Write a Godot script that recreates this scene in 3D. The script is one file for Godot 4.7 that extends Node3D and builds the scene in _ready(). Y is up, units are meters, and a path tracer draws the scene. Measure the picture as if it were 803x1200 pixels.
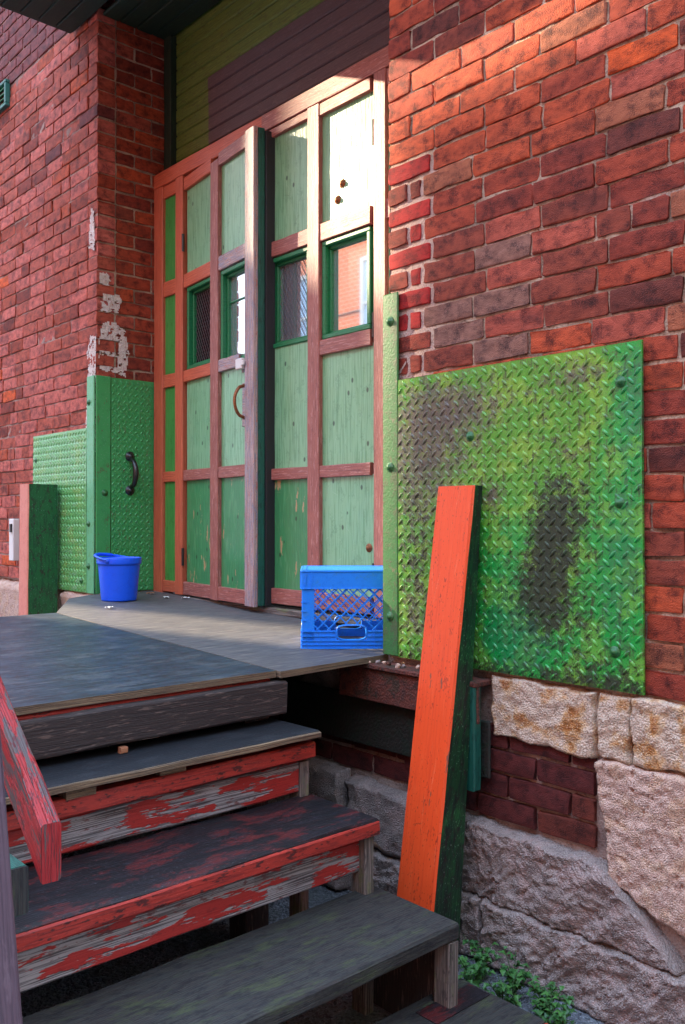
extends Node3D
# A brick loading dock: recessed double doors, a plywood platform, a flight of worn wooden steps.
# x runs along the wall to the right, z points out of the wall to the street, y is up.

var rng := RandomNumberGenerator.new()
var mats := {}
var taken := {}


# ---------------------------------------------------------------- mesh builder
class MB:
	var v := PackedVector3Array()
	var n := PackedVector3Array()
	var uv := PackedVector2Array()
	var c := PackedColorArray()
	var idx := PackedInt32Array()

	func quad(a: Vector3, b: Vector3, p: Vector3, d: Vector3, col := Color.WHITE, ua := Vector2.ZERO, ub := Vector2(1, 0), up := Vector2(1, 1), ud := Vector2(0, 1)) -> void:
		var nn := (b - a).cross(p - a)
		if nn.length_squared() < 1e-16:
			nn = (p - a).cross(d - a)
		nn = nn.normalized()
		var k := v.size()
		for q in [a, b, p, d]:
			v.append(q)
			n.append(nn)
			c.append(col)
		uv.append(ua)
		uv.append(ub)
		uv.append(up)
		uv.append(ud)
		for i in [0, 2, 1, 0, 3, 2]:
			idx.append(k + i)

	func tri(a: Vector3, b: Vector3, p: Vector3, col := Color.WHITE, ua := Vector2.ZERO, ub := Vector2(1, 0), up := Vector2(1, 1)) -> void:
		var nn := (b - a).cross(p - a).normalized()
		var k := v.size()
		for q in [a, b, p]:
			v.append(q)
			n.append(nn)
			c.append(col)
		uv.append(ua)
		uv.append(ub)
		uv.append(up)
		for i in [0, 2, 1]:
			idx.append(k + i)

	# a box with chamfered edges, in the frame t
	func box(t: Transform3D, size: Vector3, ch := 0.0, col := Color.WHITE) -> void:
		var h := size * 0.5
		if ch <= 0.0:
			var q := []
			for i in 8:
				q.append(t * Vector3(h.x if i & 1 else -h.x, h.y if i & 2 else -h.y, h.z if i & 4 else -h.z))
			for f in [[4, 5, 7, 6, 0], [1, 0, 2, 3, 0], [5, 1, 3, 7, 1], [0, 4, 6, 2, 1], [6, 7, 3, 2, 2], [0, 1, 5, 4, 2]]:
				var du: float = size.x if f[4] != 1 else size.z
				var dv: float = size.y if f[4] != 2 else size.z
				quad(q[f[0]], q[f[1]], q[f[2]], q[f[3]], col, Vector2(0, 0), Vector2(du, 0), Vector2(du, dv), Vector2(0, dv))
			return
		# chamfered: for each corner three points
		var P := {}
		for i in 8:
			var s := Vector3(1 if i & 1 else -1, 1 if i & 2 else -1, 1 if i & 4 else -1)
			for ax in 3:
				var w := h - Vector3(ch, ch, ch)
				w[ax] = h[ax]
				P[i * 3 + ax] = t * (w * s)
		for f in [[4, 5, 7, 6, 2], [1, 0, 2, 3, 2], [5, 1, 3, 7, 0], [0, 4, 6, 2, 0], [6, 7, 3, 2, 1], [0, 1, 5, 4, 1]]:
			var ax: int = f[4]
			var du: float = size.x if ax != 0 else size.z
			var dv: float = size.y if ax != 1 else size.z
			quad(P[f[0] * 3 + ax], P[f[1] * 3 + ax], P[f[2] * 3 + ax], P[f[3] * 3 + ax], col, Vector2(0, 0), Vector2(du, 0), Vector2(du, dv), Vector2(0, dv))
		var mid := t.origin
		for e in [[0, 1, 1, 2], [2, 3, 1, 2], [4, 5, 1, 2], [6, 7, 1, 2], [0, 2, 0, 2], [1, 3, 0, 2], [4, 6, 0, 2], [5, 7, 0, 2], [0, 4, 0, 1], [1, 5, 0, 1], [2, 6, 0, 1], [3, 7, 0, 1]]:
			var a: Vector3 = P[e[0] * 3 + e[2]]
			var b: Vector3 = P[e[1] * 3 + e[2]]
			var p: Vector3 = P[e[1] * 3 + e[3]]
			var d: Vector3 = P[e[0] * 3 + e[3]]
			if (b - a).cross(p - a).dot((a + p) * 0.5 - mid) < 0:
				quad(d, p, b, a, col, Vector2(0, 0), Vector2(ch, 0), Vector2(ch, ch), Vector2(0, ch))
			else:
				quad(a, b, p, d, col, Vector2(0, 0), Vector2(ch, 0), Vector2(ch, ch), Vector2(0, ch))
		for i in 8:
			var a: Vector3 = P[i * 3]
			var b: Vector3 = P[i * 3 + 1]
			var p: Vector3 = P[i * 3 + 2]
			if (b - a).cross(p - a).dot(a - mid) < 0:
				tri(a, p, b, col)
			else:
				tri(a, b, p, col)

	# a smooth sheet of (nx + 1) x (ny + 1) points, counter-clockwise as seen from outside
	func sheet(nx: int, ny: int, pts: PackedVector3Array, cols := PackedColorArray(), uvs := PackedVector2Array()) -> void:
		var k := v.size()
		var nn := PackedVector3Array()
		nn.resize(pts.size())
		for j in ny:
			for i in nx:
				var a := j * (nx + 1) + i
				var b := a + 1
				var p := a + nx + 2
				var d := a + nx + 1
				var q := (pts[p] - pts[a]).cross(pts[d] - pts[b])
				nn[a] += q
				nn[b] += q
				nn[p] += q
				nn[d] += q
				for m in [a, p, b, a, d, p]:
					idx.append(k + m)
		for i in pts.size():
			v.append(pts[i])
			n.append(nn[i].normalized())
			c.append(cols[i] if cols.size() else Color.WHITE)
			uv.append(uvs[i] if uvs.size() else Vector2(pts[i].x, pts[i].y))

	# a tube along the points, radii per point
	func tube(path: Array, radii: Array, sides := 10, caps := true, col := Color.WHITE) -> void:
		var pts := PackedVector3Array()
		var up := Vector3(0.123, 0.987, 0.1).normalized()
		for i in path.size():
			var a: Vector3 = path[max(i - 1, 0)]
			var b: Vector3 = path[min(i + 1, path.size() - 1)]
			var d := (b - a).normalized()
			if absf(d.dot(up)) > 0.95:
				up = Vector3(0.9, 0.1, 0.4).normalized()
			var x := d.cross(up).normalized()
			var y := d.cross(x).normalized()
			up = -y if y.dot(up) < 0 else y
			x = up.cross(d).normalized()
			for s in sides + 1:
				var w := TAU * s / sides
				pts.append(path[i] + (x * cos(w) + up * sin(w)) * float(radii[i]))
		var cols := PackedColorArray()
		for i in pts.size():
			cols.append(col)
		sheet(sides, path.size() - 1, pts, cols)
		if caps:
			for e in [0, path.size() - 1]:
				for s in sides:
					var a := pts[e * (sides + 1) + s]
					var b := pts[e * (sides + 1) + s + 1]
					if e == 0:
						tri(path[e], b, a, col)
					else:
						tri(path[e], a, b, col)

	# profile of (radius, height) turned about y
	func lathe(profile: Array, sides := 32, t := Transform3D.IDENTITY, col := Color.WHITE) -> void:
		var pts := PackedVector3Array()
		var cols := PackedColorArray()
		var uvs := PackedVector2Array()
		for i in profile.size():
			for s in sides + 1:
				var w := -TAU * s / sides
				pts.append(t * Vector3(profile[i].x * cos(w), profile[i].y, profile[i].x * sin(w)))
				cols.append(col)
				uvs.append(Vector2(float(s) / sides, profile[i].y))
		sheet(sides, profile.size() - 1, pts, cols, uvs)

	func build() -> ArrayMesh:
		var a := []
		a.resize(Mesh.ARRAY_MAX)
		a[Mesh.ARRAY_VERTEX] = v
		a[Mesh.ARRAY_NORMAL] = n
		a[Mesh.ARRAY_TEX_UV] = uv
		a[Mesh.ARRAY_COLOR] = c
		a[Mesh.ARRAY_INDEX] = idx
		var m := ArrayMesh.new()
		m.add_surface_from_arrays(Mesh.PRIMITIVE_TRIANGLES, a)
		return m


func at(x: float, y: float, z: float, b := Basis.IDENTITY) -> Transform3D:
	return Transform3D(b, Vector3(x, y, z))


# ---------------------------------------------------------------- scene helpers
func numbered(called: String) -> String:
	if not taken.has(called):
		taken[called] = 0
		return called
	taken[called] += 1
	return "%s_%03d" % [called, taken[called]]


func describe(o: Node3D, label: String, category: String, group := "", kind := "") -> void:
	o.set_meta("label", label)
	o.set_meta("category", category)
	if group:
		o.set_meta("group", group)
	if kind:
		o.set_meta("kind", kind)


func thing(called: String, label: String, category: String, where := Vector3.ZERO, turn := 0.0, group := "") -> Node3D:
	var o := Node3D.new()
	o.name = numbered(called)
	add_child(o)
	o.position = where
	o.rotation.y = turn
	describe(o, label, category, group)
	return o


func part(parent: Node3D, called: String, mesh: Mesh, mat: Material, t: Transform3D) -> MeshInstance3D:
	# t is given in the scene's axes
	var o := MeshInstance3D.new()
	o.name = called
	o.mesh = mesh
	o.material_override = mat
	parent.add_child(o, true)
	o.global_transform = t
	return o


func local_part(parent: Node3D, called: String, mesh: Mesh, mat: Material, t: Transform3D) -> MeshInstance3D:
	var o := MeshInstance3D.new()
	o.name = called
	o.mesh = mesh
	o.material_override = mat
	parent.add_child(o, true)
	o.transform = t
	return o


func setting(called: String, mesh: Mesh, mat: Material, t := Transform3D.IDENTITY) -> MeshInstance3D:
	var o := local_part(self, called, mesh, mat, t)
	o.set_meta("kind", "structure")
	return o


# a length of timber: long axis x, height y, width z; uneven arrises, own place in the texture
func plank(L: float, H: float, W: float, ch := 0.004, segs := 6, jit := 0.0012, open_ends := false) -> ArrayMesh:
	var m := MB.new()
	var u0 := rng.randf() * 7.0
	var v0 := rng.randf() * 7.0
	var prof := [Vector2(-W / 2 + ch, -H / 2), Vector2(W / 2 - ch, -H / 2), Vector2(W / 2, -H / 2 + ch), Vector2(W / 2, H / 2 - ch), Vector2(W / 2 - ch, H / 2), Vector2(-W / 2 + ch, H / 2), Vector2(-W / 2, H / 2 - ch), Vector2(-W / 2, -H / 2 + ch)]
	var per := [0.0]
	for i in 8:
		per.append(per[i] + prof[i].distance_to(prof[(i + 1) % 8]))
	var rings := []
	for s in segs + 1:
		var x := -L / 2 + L * s / segs
		if s > 0 and s < segs:
			x += rng.randf_range(-0.2, 0.2) * L / segs
		var ring := []
		var bow := Vector2(rng.randfn(0, jit * 0.5), rng.randfn(0, jit * 0.5))
		for i in 8:
			var p: Vector2 = prof[i] + bow
			var pull := maxf(0.0, rng.randfn(0.0, jit))
			p -= prof[i].normalized() * pull
			ring.append(Vector3(x + (rng.randfn(0, jit) if s == 0 or s == segs else 0.0), p.y, p.x))
		rings.append(ring)
	for s in segs:
		for i in 8:
			var j := (i + 1) % 8
			var a: Vector3 = rings[s][i]
			var b: Vector3 = rings[s + 1][i]
			var p: Vector3 = rings[s + 1][j]
			var d: Vector3 = rings[s][j]
			m.quad(a, b, p, d, Color.WHITE, Vector2(u0 + a.x, v0 + per[i]), Vector2(u0 + b.x, v0 + per[i]), Vector2(u0 + p.x, v0 + per[i + 1]), Vector2(u0 + d.x, v0 + per[i + 1]))
	if not open_ends:
		for e in [0, segs]:
			var mid := Vector3.ZERO
			for i in 8:
				mid += rings[e][i] / 8.0
			for i in 8:
				var a: Vector3 = rings[e][i]
				var b: Vector3 = rings[e][(i + 1) % 8]
				var ua := Vector2(u0 + a.y * 0.35, v0 + a.z)
				var ub := Vector2(u0 + b.y * 0.35, v0 + b.z)
				var um := Vector2(u0 + mid.y * 0.35, v0 + mid.z)
				if e == 0:
					m.tri(mid, a, b, Color.WHITE, um, ua, ub)
				else:
					m.tri(mid, b, a, Color.WHITE, um, ub, ua)
	return m.build()


const ALONG_X := Basis.IDENTITY
var ALONG_Z := Basis(Vector3(0, 0, 1), Vector3(0, 1, 0), Vector3(-1, 0, 0))   # long axis along z, height y, width -x
var ALONG_Y := Basis(Vector3(0, 1, 0), Vector3(-1, 0, 0), Vector3(0, 0, 1))   # long axis up, height across, width z


# ---------------------------------------------------------------- textures
func noise_bytes(seed_: int, freq: float, w := 512, h := 512, oct := 4, type := FastNoiseLite.TYPE_SIMPLEX_SMOOTH, stretch := 1, rough := 0.55) -> PackedByteArray:
	var f := FastNoiseLite.new()
	f.seed = seed_
	f.noise_type = type
	f.frequency = freq
	f.fractal_type = FastNoiseLite.FRACTAL_FBM
	f.fractal_octaves = oct
	f.fractal_gain = rough
	if type == FastNoiseLite.TYPE_CELLULAR:
		f.fractal_type = FastNoiseLite.FRACTAL_NONE
		f.cellular_return_type = FastNoiseLite.RETURN_DISTANCE
	var im: Image = f.get_seamless_image(w / stretch, h)
	if stretch > 1:
		im.resize(w, h, Image.INTERPOLATE_CUBIC)
	im.convert(Image.FORMAT_L8)
	return im.get_data()


func mixed(a: PackedByteArray, b: PackedByteArray, ka: float, kb: float, k0 := 0.0) -> PackedByteArray:
	var o := PackedByteArray()
	o.resize(a.size())
	for i in a.size():
		o[i] = clampi(int(a[i] * ka + b[i] * kb + k0), 0, 255)
	return o


# soft patches at given places: [cx, cy, rx, ry, amount], uv from the upper left
func patches(w: int, h: int, list: Array) -> PackedByteArray:
	var o := PackedByteArray()
	var s := 8
	var im := Image.create(w / s, h / s, false, Image.FORMAT_L8)
	for y in h / s:
		for x in w / s:
			var t := 0.0
			for p in list:
				var d := Vector2((float(x) * s / w - p[0]) / p[2], (float(y) * s / h - p[1]) / p[3]).length_squared()
				t += p[4] * exp(-d)
			im.set_pixel(x, y, Color(t, t, t))
	im.resize(w, h, Image.INTERPOLATE_CUBIC)
	o = im.get_data()
	return o


# fine scratches and scores: straight light lines of random length
func scratches(w: int, h: int, count: int, longest: int, seed_: int, steep := 1.0) -> PackedByteArray:
	var o := PackedByteArray()
	o.resize(w * h)
	var r := RandomNumberGenerator.new()
	r.seed = seed_
	for i in count:
		var p := Vector2(r.randf() * w, r.randf() * h)
		var an := r.randf_range(-steep, steep) + (PI / 2 if r.randf() < 0.3 else 0.0)
		var d := Vector2(cos(an), sin(an))
		var n := r.randi_range(longest / 6, longest)
		var bend := r.randfn(0, 0.004)
		for k in n:
			d = d.rotated(bend)
			p += d
			var a := int(255.0 * sin(PI * k / n) * (0.5 + 0.5 * r.randf()))
			var at_ := posmod(int(p.y), h) * w + posmod(int(p.x), w)
			o[at_] = maxi(o[at_], a)
	return o


func ramp(lo: float, hi: float, amount: float) -> PackedFloat32Array:
	var t := PackedFloat32Array()
	for i in 256:
		t.append(smoothstep(lo, hi, i / 255.0) * amount if hi > lo else (1.0 - smoothstep(hi, lo, i / 255.0)) * amount)
	return t


# layers: [bytes, lo, hi, amount, colour]; colours are sRGB
func paint(w: int, h: int, base: Color, layers: Array) -> ImageTexture:
	var R := PackedFloat32Array()
	var G := PackedFloat32Array()
	var B := PackedFloat32Array()
	R.resize(w * h)
	G.resize(w * h)
	B.resize(w * h)
	R.fill(base.r)
	G.fill(base.g)
	B.fill(base.b)
	for l in layers:
		var by: PackedByteArray = l[0]
		var lut := ramp(l[1], l[2], l[3])
		var col: Color = l[4]
		for i in w * h:
			var m := lut[by[i]]
			if m > 0.004:
				R[i] += (col.r - R[i]) * m
				G[i] += (col.g - G[i]) * m
				B[i] += (col.b - B[i]) * m
	var d := PackedByteArray()
	d.resize(w * h * 3)
	for i in w * h:
		d[i * 3] = clampi(int(R[i] * 255.0 + 0.5), 0, 255)
		d[i * 3 + 1] = clampi(int(G[i] * 255.0 + 0.5), 0, 255)
		d[i * 3 + 2] = clampi(int(B[i] * 255.0 + 0.5), 0, 255)
	return ImageTexture.create_from_image(Image.create_from_data(w, h, false, Image.FORMAT_RGB8, d))


func grey(w: int, h: int, bytes: PackedByteArray) -> ImageTexture:
	return ImageTexture.create_from_image(Image.create_from_data(w, h, false, Image.FORMAT_L8, bytes))


func mat(called: String, tex: Texture2D, rough: float, height: Texture2D = null, depth := 0.0, scale_ := Vector3.ONE, mode := "uv", tint := Color.WHITE, spec := 0.5) -> StandardMaterial3D:
	var m := StandardMaterial3D.new()
	m.resource_name = called
	m.albedo_color = tint
	if tex:
		m.albedo_texture = tex
	m.roughness = rough
	m.metallic_specular = spec
	if height:
		m.heightmap_enabled = true
		m.heightmap_texture = height
		m.heightmap_scale = depth
	m.uv1_scale = scale_
	if mode == "world":
		m.uv1_triplanar = true
		m.uv1_world_triplanar = true
	elif mode == "own":
		m.uv1_triplanar = true
	mats[called] = m
	return m


func rgb(r: float, g: float, b: float) -> Color:
	return Color(r / 255.0, g / 255.0, b / 255.0)


func make_materials() -> void:
	var W := 512
	# --- shared noise
	var fine := noise_bytes(1, 0.09, W, W, 4)
	var fine2 := noise_bytes(2, 0.16, W, W, 3)
	var mid := noise_bytes(3, 0.025, W, W, 5)
	var mid2 := noise_bytes(4, 0.022, W, W, 5)
	var big := noise_bytes(5, 0.009, W, W, 5)
	var big2 := noise_bytes(6, 0.011, W, W, 5)
	var grain := noise_bytes(7, 0.11, W, W, 4, FastNoiseLite.TYPE_SIMPLEX_SMOOTH, 16)
	var grain2 := noise_bytes(8, 0.16, W, W, 3, FastNoiseLite.TYPE_SIMPLEX_SMOOTH, 32)
	var streak := noise_bytes(9, 0.045, W, W, 4, FastNoiseLite.TYPE_SIMPLEX_SMOOTH, 4)
	var streak2 := noise_bytes(10, 0.05, W, W, 5, FastNoiseLite.TYPE_SIMPLEX_SMOOTH, 3, 0.65)
	var pits := noise_bytes(11, 0.07, W, W, 1, FastNoiseLite.TYPE_CELLULAR)
	mid = mixed(mid, fine, 0.78, 0.5, -36.0)
	mid2 = mixed(mid2, fine2, 0.78, 0.5, -36.0)
	big = mixed(big, fine, 0.8, 0.42, -28.0)
	big2 = mixed(big2, fine2, 0.8, 0.42, -28.0)
	var rough_tex := grey(W, W, mixed(mid, fine, 0.5, 0.5))
	# --- brick: grey-scale body multiplied by each brick's own clay colour
	var bw := 1024
	var b1 := noise_bytes(21, 0.012, bw, bw, 6, FastNoiseLite.TYPE_SIMPLEX_SMOOTH, 1, 0.62)
	var b2 := noise_bytes(22, 0.03, bw, bw, 5, FastNoiseLite.TYPE_SIMPLEX_SMOOTH, 2, 0.62)
	var b3 := noise_bytes(23, 0.18, bw, bw, 3)
	var b4 := noise_bytes(24, 0.008, bw, bw, 4, FastNoiseLite.TYPE_SIMPLEX_SMOOTH, 1, 0.7)
	b1 = mixed(b1, b3, 0.8, 0.4, -26.0)
	b2 = mixed(b2, b3, 0.8, 0.4, -26.0)
	var brick_tex := paint(bw, bw, Color(0.86, 0.82, 0.8), [
		[b3, 0.3, 0.8, 0.4, Color(1.0, 0.98, 0.95)],
		[b2, 0.4, 1.0, 0.7, Color(0.42, 0.37, 0.40)],
		[b1, 0.42, 0.95, 0.9, Color(0.34, 0.30, 0.35)],
		[b4, 0.5, 0.85, 0.5, Color(1.0, 0.97, 0.93)],
		[b3, 0.76, 0.92, 0.35, Color(0.4, 0.35, 0.35)],
		[b2, 0.40, 0.12, 0.7, Color(1.0, 1.0, 1.0)],
		[scratches(bw, bw, 150, 160, 3, 0.9), 0.2, 1.0, 0.7, Color(1.0, 0.98, 0.96)]])
	var brick_h := grey(bw, bw, mixed(b3, b2, 0.45, 0.55))
	var clay := {
		"red": rgb(184, 82, 54), "deep": rgb(156, 68, 50), "dark": rgb(120, 60, 48), "orange": rgb(206, 94, 56), "tan": rgb(184, 112, 80), "rose": rgb(198, 100, 78), "pink": rgb(220, 120, 104),
		"brown": rgb(158, 78, 58), "grey": rgb(158, 116, 100), "flame": rgb(236, 104, 46), "fresh": rgb(190, 46, 42), "plum": rgb(136, 68, 66), "soot": rgb(104, 48, 46)}
	for k in clay:
		mat("brick_" + k, brick_tex, 0.8, brick_h, 0.28, Vector3.ONE * 1.13, "world", clay[k], 0.4).vertex_color_use_as_albedo = true
	# --- mortar, tinted by vertex colours (lime, soot, repairs)
	var mortar_tex := paint(W, W, Color(0.86, 0.84, 0.8), [[fine, 0.45, 0.8, 0.4, Color(0.66, 0.6, 0.56)], [mid, 0.55, 0.85, 0.5, Color(0.55, 0.47, 0.43)], [fine2, 0.66, 0.84, 0.5, Color(1, 1, 1)]])
	mat("mortar", mortar_tex, 0.95, rough_tex, 0.35, Vector3.ONE * 2.2, "world").vertex_color_use_as_albedo = true
	var plaster_tex := paint(W, W, rgb(226, 212, 200), [[mid, 0.5, 0.75, 0.5, rgb(200, 150, 136)], [fine, 0.6, 0.8, 0.6, rgb(150, 120, 110)], [big, 0.55, 0.75, 0.35, rgb(240, 232, 222)]])
	mat("plaster", plaster_tex, 0.95, rough_tex, 1.0, Vector3.ONE * 2.6, "world")
	# --- stone
	var s1 := noise_bytes(31, 0.016, bw, bw, 6, FastNoiseLite.TYPE_SIMPLEX_SMOOTH, 1, 0.65)
	var s2 := noise_bytes(32, 0.11, bw, bw, 3)
	var s3 := noise_bytes(33, 0.055, bw, bw, 1, FastNoiseLite.TYPE_CELLULAR)
	var s4 := noise_bytes(34, 0.007, bw, bw, 4)
	var stone_h := grey(bw, bw, mixed(s2, s1, 0.5, 0.5))
	var s5 := scratches(bw, bw, 260, 60, 31, 1.5)
	var pale := paint(bw, bw, rgb(206, 176, 158), [
		[s1, 0.5, 0.8, 0.6, rgb(170, 134, 120)], [s4, 0.5, 0.8, 0.5, rgb(214, 176, 136)], [s2, 0.6, 0.78, 0.6, rgb(124, 92, 82)],
		[s2, 0.34, 0.2, 0.8, rgb(232, 216, 204)], [s3, 0.12, 0.03, 0.8, rgb(90, 66, 60)], [s5, 0.4, 1.0, 0.5, rgb(240, 228, 218)]])
	mat("stone_pale", pale, 0.92, stone_h, 1.1, Vector3.ONE * 1.6, "world", Color.WHITE, 0.3)
	var rusty := paint(bw, bw, rgb(206, 186, 164), [
		[s1, 0.5, 0.8, 0.6, rgb(160, 134, 114)], [s4, 0.5, 0.82, 0.75, rgb(196, 136, 66)], [s4, 0.66, 0.85, 0.6, rgb(140, 78, 34)], [s2, 0.6, 0.78, 0.6, rgb(112, 90, 78)],
		[s2, 0.32, 0.2, 0.7, rgb(234, 224, 212)], [s3, 0.10, 0.03, 0.7, rgb(240, 232, 222)]])
	mat("stone_rusty", rusty, 0.92, stone_h, 1.0, Vector3.ONE * 1.25, "world", Color.WHITE, 0.3)
	var mauve := paint(bw, bw, rgb(150, 136, 128), [
		[s1, 0.48, 0.78, 0.65, rgb(114, 100, 96)], [s2, 0.6, 0.78, 0.6, rgb(76, 64, 62)], [s4, 0.5, 0.8, 0.5, rgb(180, 148, 138)],
		[s2, 0.32, 0.2, 0.7, rgb(206, 194, 196)], [s3, 0.085, 0.02, 0.85, rgb(236, 232, 234)], [s5, 0.4, 1.0, 0.5, rgb(214, 206, 208)]])
	mat("stone_mauve", mauve, 0.85, stone_h, 1.1, Vector3.ONE * 1.5, "world", Color.WHITE, 0.4)
	# --- ground
	var pave := paint(W, W, rgb(112, 116, 122), [[mid, 0.45, 0.75, 0.7, rgb(72, 76, 84)], [fine, 0.6, 0.8, 0.6, rgb(48, 50, 56)], [fine2, 0.66, 0.8, 0.7, rgb(190, 196, 204)], [big, 0.5, 0.8, 0.4, rgb(88, 96, 88)]])
	mat("concrete", pave, 0.9, rough_tex, 1.2, Vector3.ONE * 1.3, "world")
	mat("asphalt", paint(W, W, rgb(62, 62, 64), [[fine, 0.5, 0.8, 0.6, rgb(38, 38, 40)], [fine2, 0.65, 0.85, 0.7, rgb(104, 104, 104)]]), 0.95, rough_tex, 1.0, Vector3.ONE * 0.8, "world")
	# --- weathered timber
	var wood_h := grey(W, W, mixed(mixed(grain, grain2, 0.35, 0.2, 30.0), fine, 0.8, 0.2))
	var grain_dark := [[grain, 0.45, 0.75, 0.65, rgb(52, 44, 42)], [grain2, 0.58, 0.75, 0.6, rgb(34, 28, 28)]]
	mat("wood_grey", paint(W, W, rgb(134, 122, 112), grain_dark + [[streak2, 0.52, 0.72, 0.55, rgb(92, 92, 82)], [mid, 0.6, 0.8, 0.6, rgb(60, 54, 52)], [big, 0.58, 0.75, 0.5, rgb(104, 116, 66)]]), 0.85, wood_h, 0.35, Vector3(1.1, 3.4, 1))
	mat("wood_mossy", paint(W, W, rgb(56, 58, 53), grain_dark + [[streak2, 0.42, 0.75, 0.6, rgb(40, 42, 43)], [big, 0.55, 0.85, 0.6, rgb(70, 84, 46)], [mid, 0.45, 0.8, 0.75, rgb(25, 26, 28)]]), 0.8, wood_h, 0.4, Vector3(1.1, 3.4, 1))  # base darkened to paint in shade on the lower steps
	mat("wood_brown", paint(W, W, rgb(60, 51, 48), grain_dark + [[mid, 0.5, 0.75, 0.6, rgb(60, 48, 46)], [streak2, 0.62, 0.8, 0.5, rgb(150, 126, 112)]]), 0.8, wood_h, 0.35, Vector3(1.1, 3.4, 1))  # darkened tone paints in shade under and between the steps
	mat("wood_raw", paint(W, W, rgb(170, 112, 78), [[grain, 0.45, 0.75, 0.5, rgb(124, 78, 54)], [streak2, 0.6, 0.8, 0.4, rgb(196, 146, 104)]]), 0.75, wood_h, 0.25, Vector3(1.1, 3.4, 1))
	mat("wood_plum", paint(W, W, rgb(86, 66, 76), [[grain, 0.45, 0.75, 0.5, rgb(52, 40, 50)], [mid, 0.6, 0.8, 0.5, rgb(112, 92, 100)]]), 0.7, wood_h, 0.3, Vector3(1.1, 3.4, 1))
	mat("ply_edge", paint(W, W, rgb(150, 126, 96), [[grain2, 0.42, 0.6, 0.9, rgb(58, 44, 36)], [mid, 0.5, 0.8, 0.5, rgb(90, 76, 64)]]), 0.85, wood_h, 0.4, Vector3(0.8, 9.0, 1))
	# platform sheets: weathered paint, scuffed to bare ply; front one tinted for bluish shade
	var ply := paint(W, W, rgb(50, 66, 78), [
		[streak2, 0.45, 0.7, 0.7, rgb(28, 40, 50)], [grain, 0.5, 0.75, 0.6, rgb(18, 24, 30)], [big, 0.54, 0.8, 0.45, rgb(104, 104, 102)],
		[mid, 0.56, 0.72, 0.7, rgb(36, 38, 44)], [streak, 0.68, 0.84, 0.5, rgb(126, 118, 110)]])
	mat("plywood", ply, 0.45, wood_h, 0.18, Vector3(0.9, 1.6, 1), "uv", Color.WHITE, 0.5)
	mat("plywood_sunlit", paint(W, W, rgb(96, 94, 92), [
		[streak2, 0.42, 0.75, 0.6, rgb(68, 68, 72)], [grain, 0.5, 0.78, 0.5, rgb(46, 44, 46)], [mid, 0.6, 0.8, 0.6, rgb(74, 72, 74)], [scratches(W, W, 120, 120, 12, 0.4), 0.3, 1.0, 0.5, rgb(40, 36, 36)], [streak, 0.62, 0.84, 0.5, rgb(140, 130, 120)]]), 0.6, wood_h, 0.2, Vector3(0.9, 1.6, 1))  # paler than the front sheet: the sunlit side's tone painted in
	var ply2 := paint(W, W, rgb(22, 27, 33), [
		[streak2, 0.45, 0.7, 0.7, rgb(24, 28, 34)], [grain, 0.55, 0.75, 0.45, rgb(16, 18, 22)], [big, 0.55, 0.78, 0.45, rgb(54, 56, 60)], [fine2, 0.7, 0.8, 0.5, rgb(120, 122, 128)]])
	mat("ply_dark", ply2, 0.6, wood_h, 0.2, Vector3(1.2, 2.2, 1))  # near-black base carries the shade on the upper tread
	# --- flaking red paint over grey wood (risers), worn red treads
	var flake_base := noise_bytes(41, 0.014, W, W, 6, FastNoiseLite.TYPE_SIMPLEX_SMOOTH, 2, 0.62)
	var flake := mixed(flake_base, grain, 0.85, 0.15)
	var flake_h := PackedByteArray()
	flake_h.resize(W * W)
	for i in W * W:
		flake_h[i] = clampi(int((150 if flake[i] > 129 else 60) + grain[i] * 0.25), 0, 255)
	var wood_layers := [[grain, 0.45, 0.72, 0.7, rgb(72, 68, 68)], [grain2, 0.55, 0.72, 0.7, rgb(44, 40, 42)], [mid, 0.6, 0.8, 0.5, rgb(84, 78, 74)]]
	mat("red_flaking", paint(W, W, rgb(156, 152, 150), wood_layers + [[flake, 0.50, 0.515, 1.0, rgb(164, 42, 36)], [mid, 0.62, 0.8, 0.4, rgb(110, 28, 28)], [fine2, 0.74, 0.84, 0.6, rgb(80, 24, 22)]]), 0.6, grey(W, W, flake_h), 0.25, Vector3(1.0, 2.6, 1))
	mat("red_edge", paint(W, W, rgb(170, 50, 38), [[streak2, 0.5, 0.72, 0.6, rgb(120, 34, 30)], [mid, 0.62, 0.74, 0.8, rgb(58, 26, 26)], [grain, 0.62, 0.78, 0.5, rgb(84, 26, 24)], [fine2, 0.72, 0.82, 0.5, rgb(220, 120, 96)]]), 0.5, wood_h, 0.15, Vector3(1.0, 2.6, 1))
	mat("red_tread", paint(W, W, rgb(19, 18, 22), [[big, 0.52, 0.66, 0.8, rgb(104, 30, 30)], [mid, 0.55, 0.66, 0.8, rgb(30, 28, 34)], [grain, 0.5, 0.75, 0.5, rgb(24, 22, 26)], [streak2, 0.62, 0.82, 0.5, rgb(50, 52, 60)], [fine2, 0.72, 0.8, 0.5, rgb(128, 126, 132)]]), 0.55, wood_h, 0.2, Vector3(1.0, 2.4, 1))  # black base paints in the tread's shade; the red is worn paint
	mat("red_rail", paint(W, W, rgb(166, 42, 44), [[flake, 0.44, 0.425, 1.0, rgb(88, 78, 76)], [mid, 0.60, 0.70, 0.8, rgb(96, 24, 30)], [grain2, 0.66, 0.76, 0.7, rgb(50, 20, 22)], [pits, 0.05, 0.0, 0.6, rgb(40, 20, 20)]]), 0.5, grey(W, W, flake_h), 0.3, Vector3(1.6, 4.0, 1))
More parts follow.
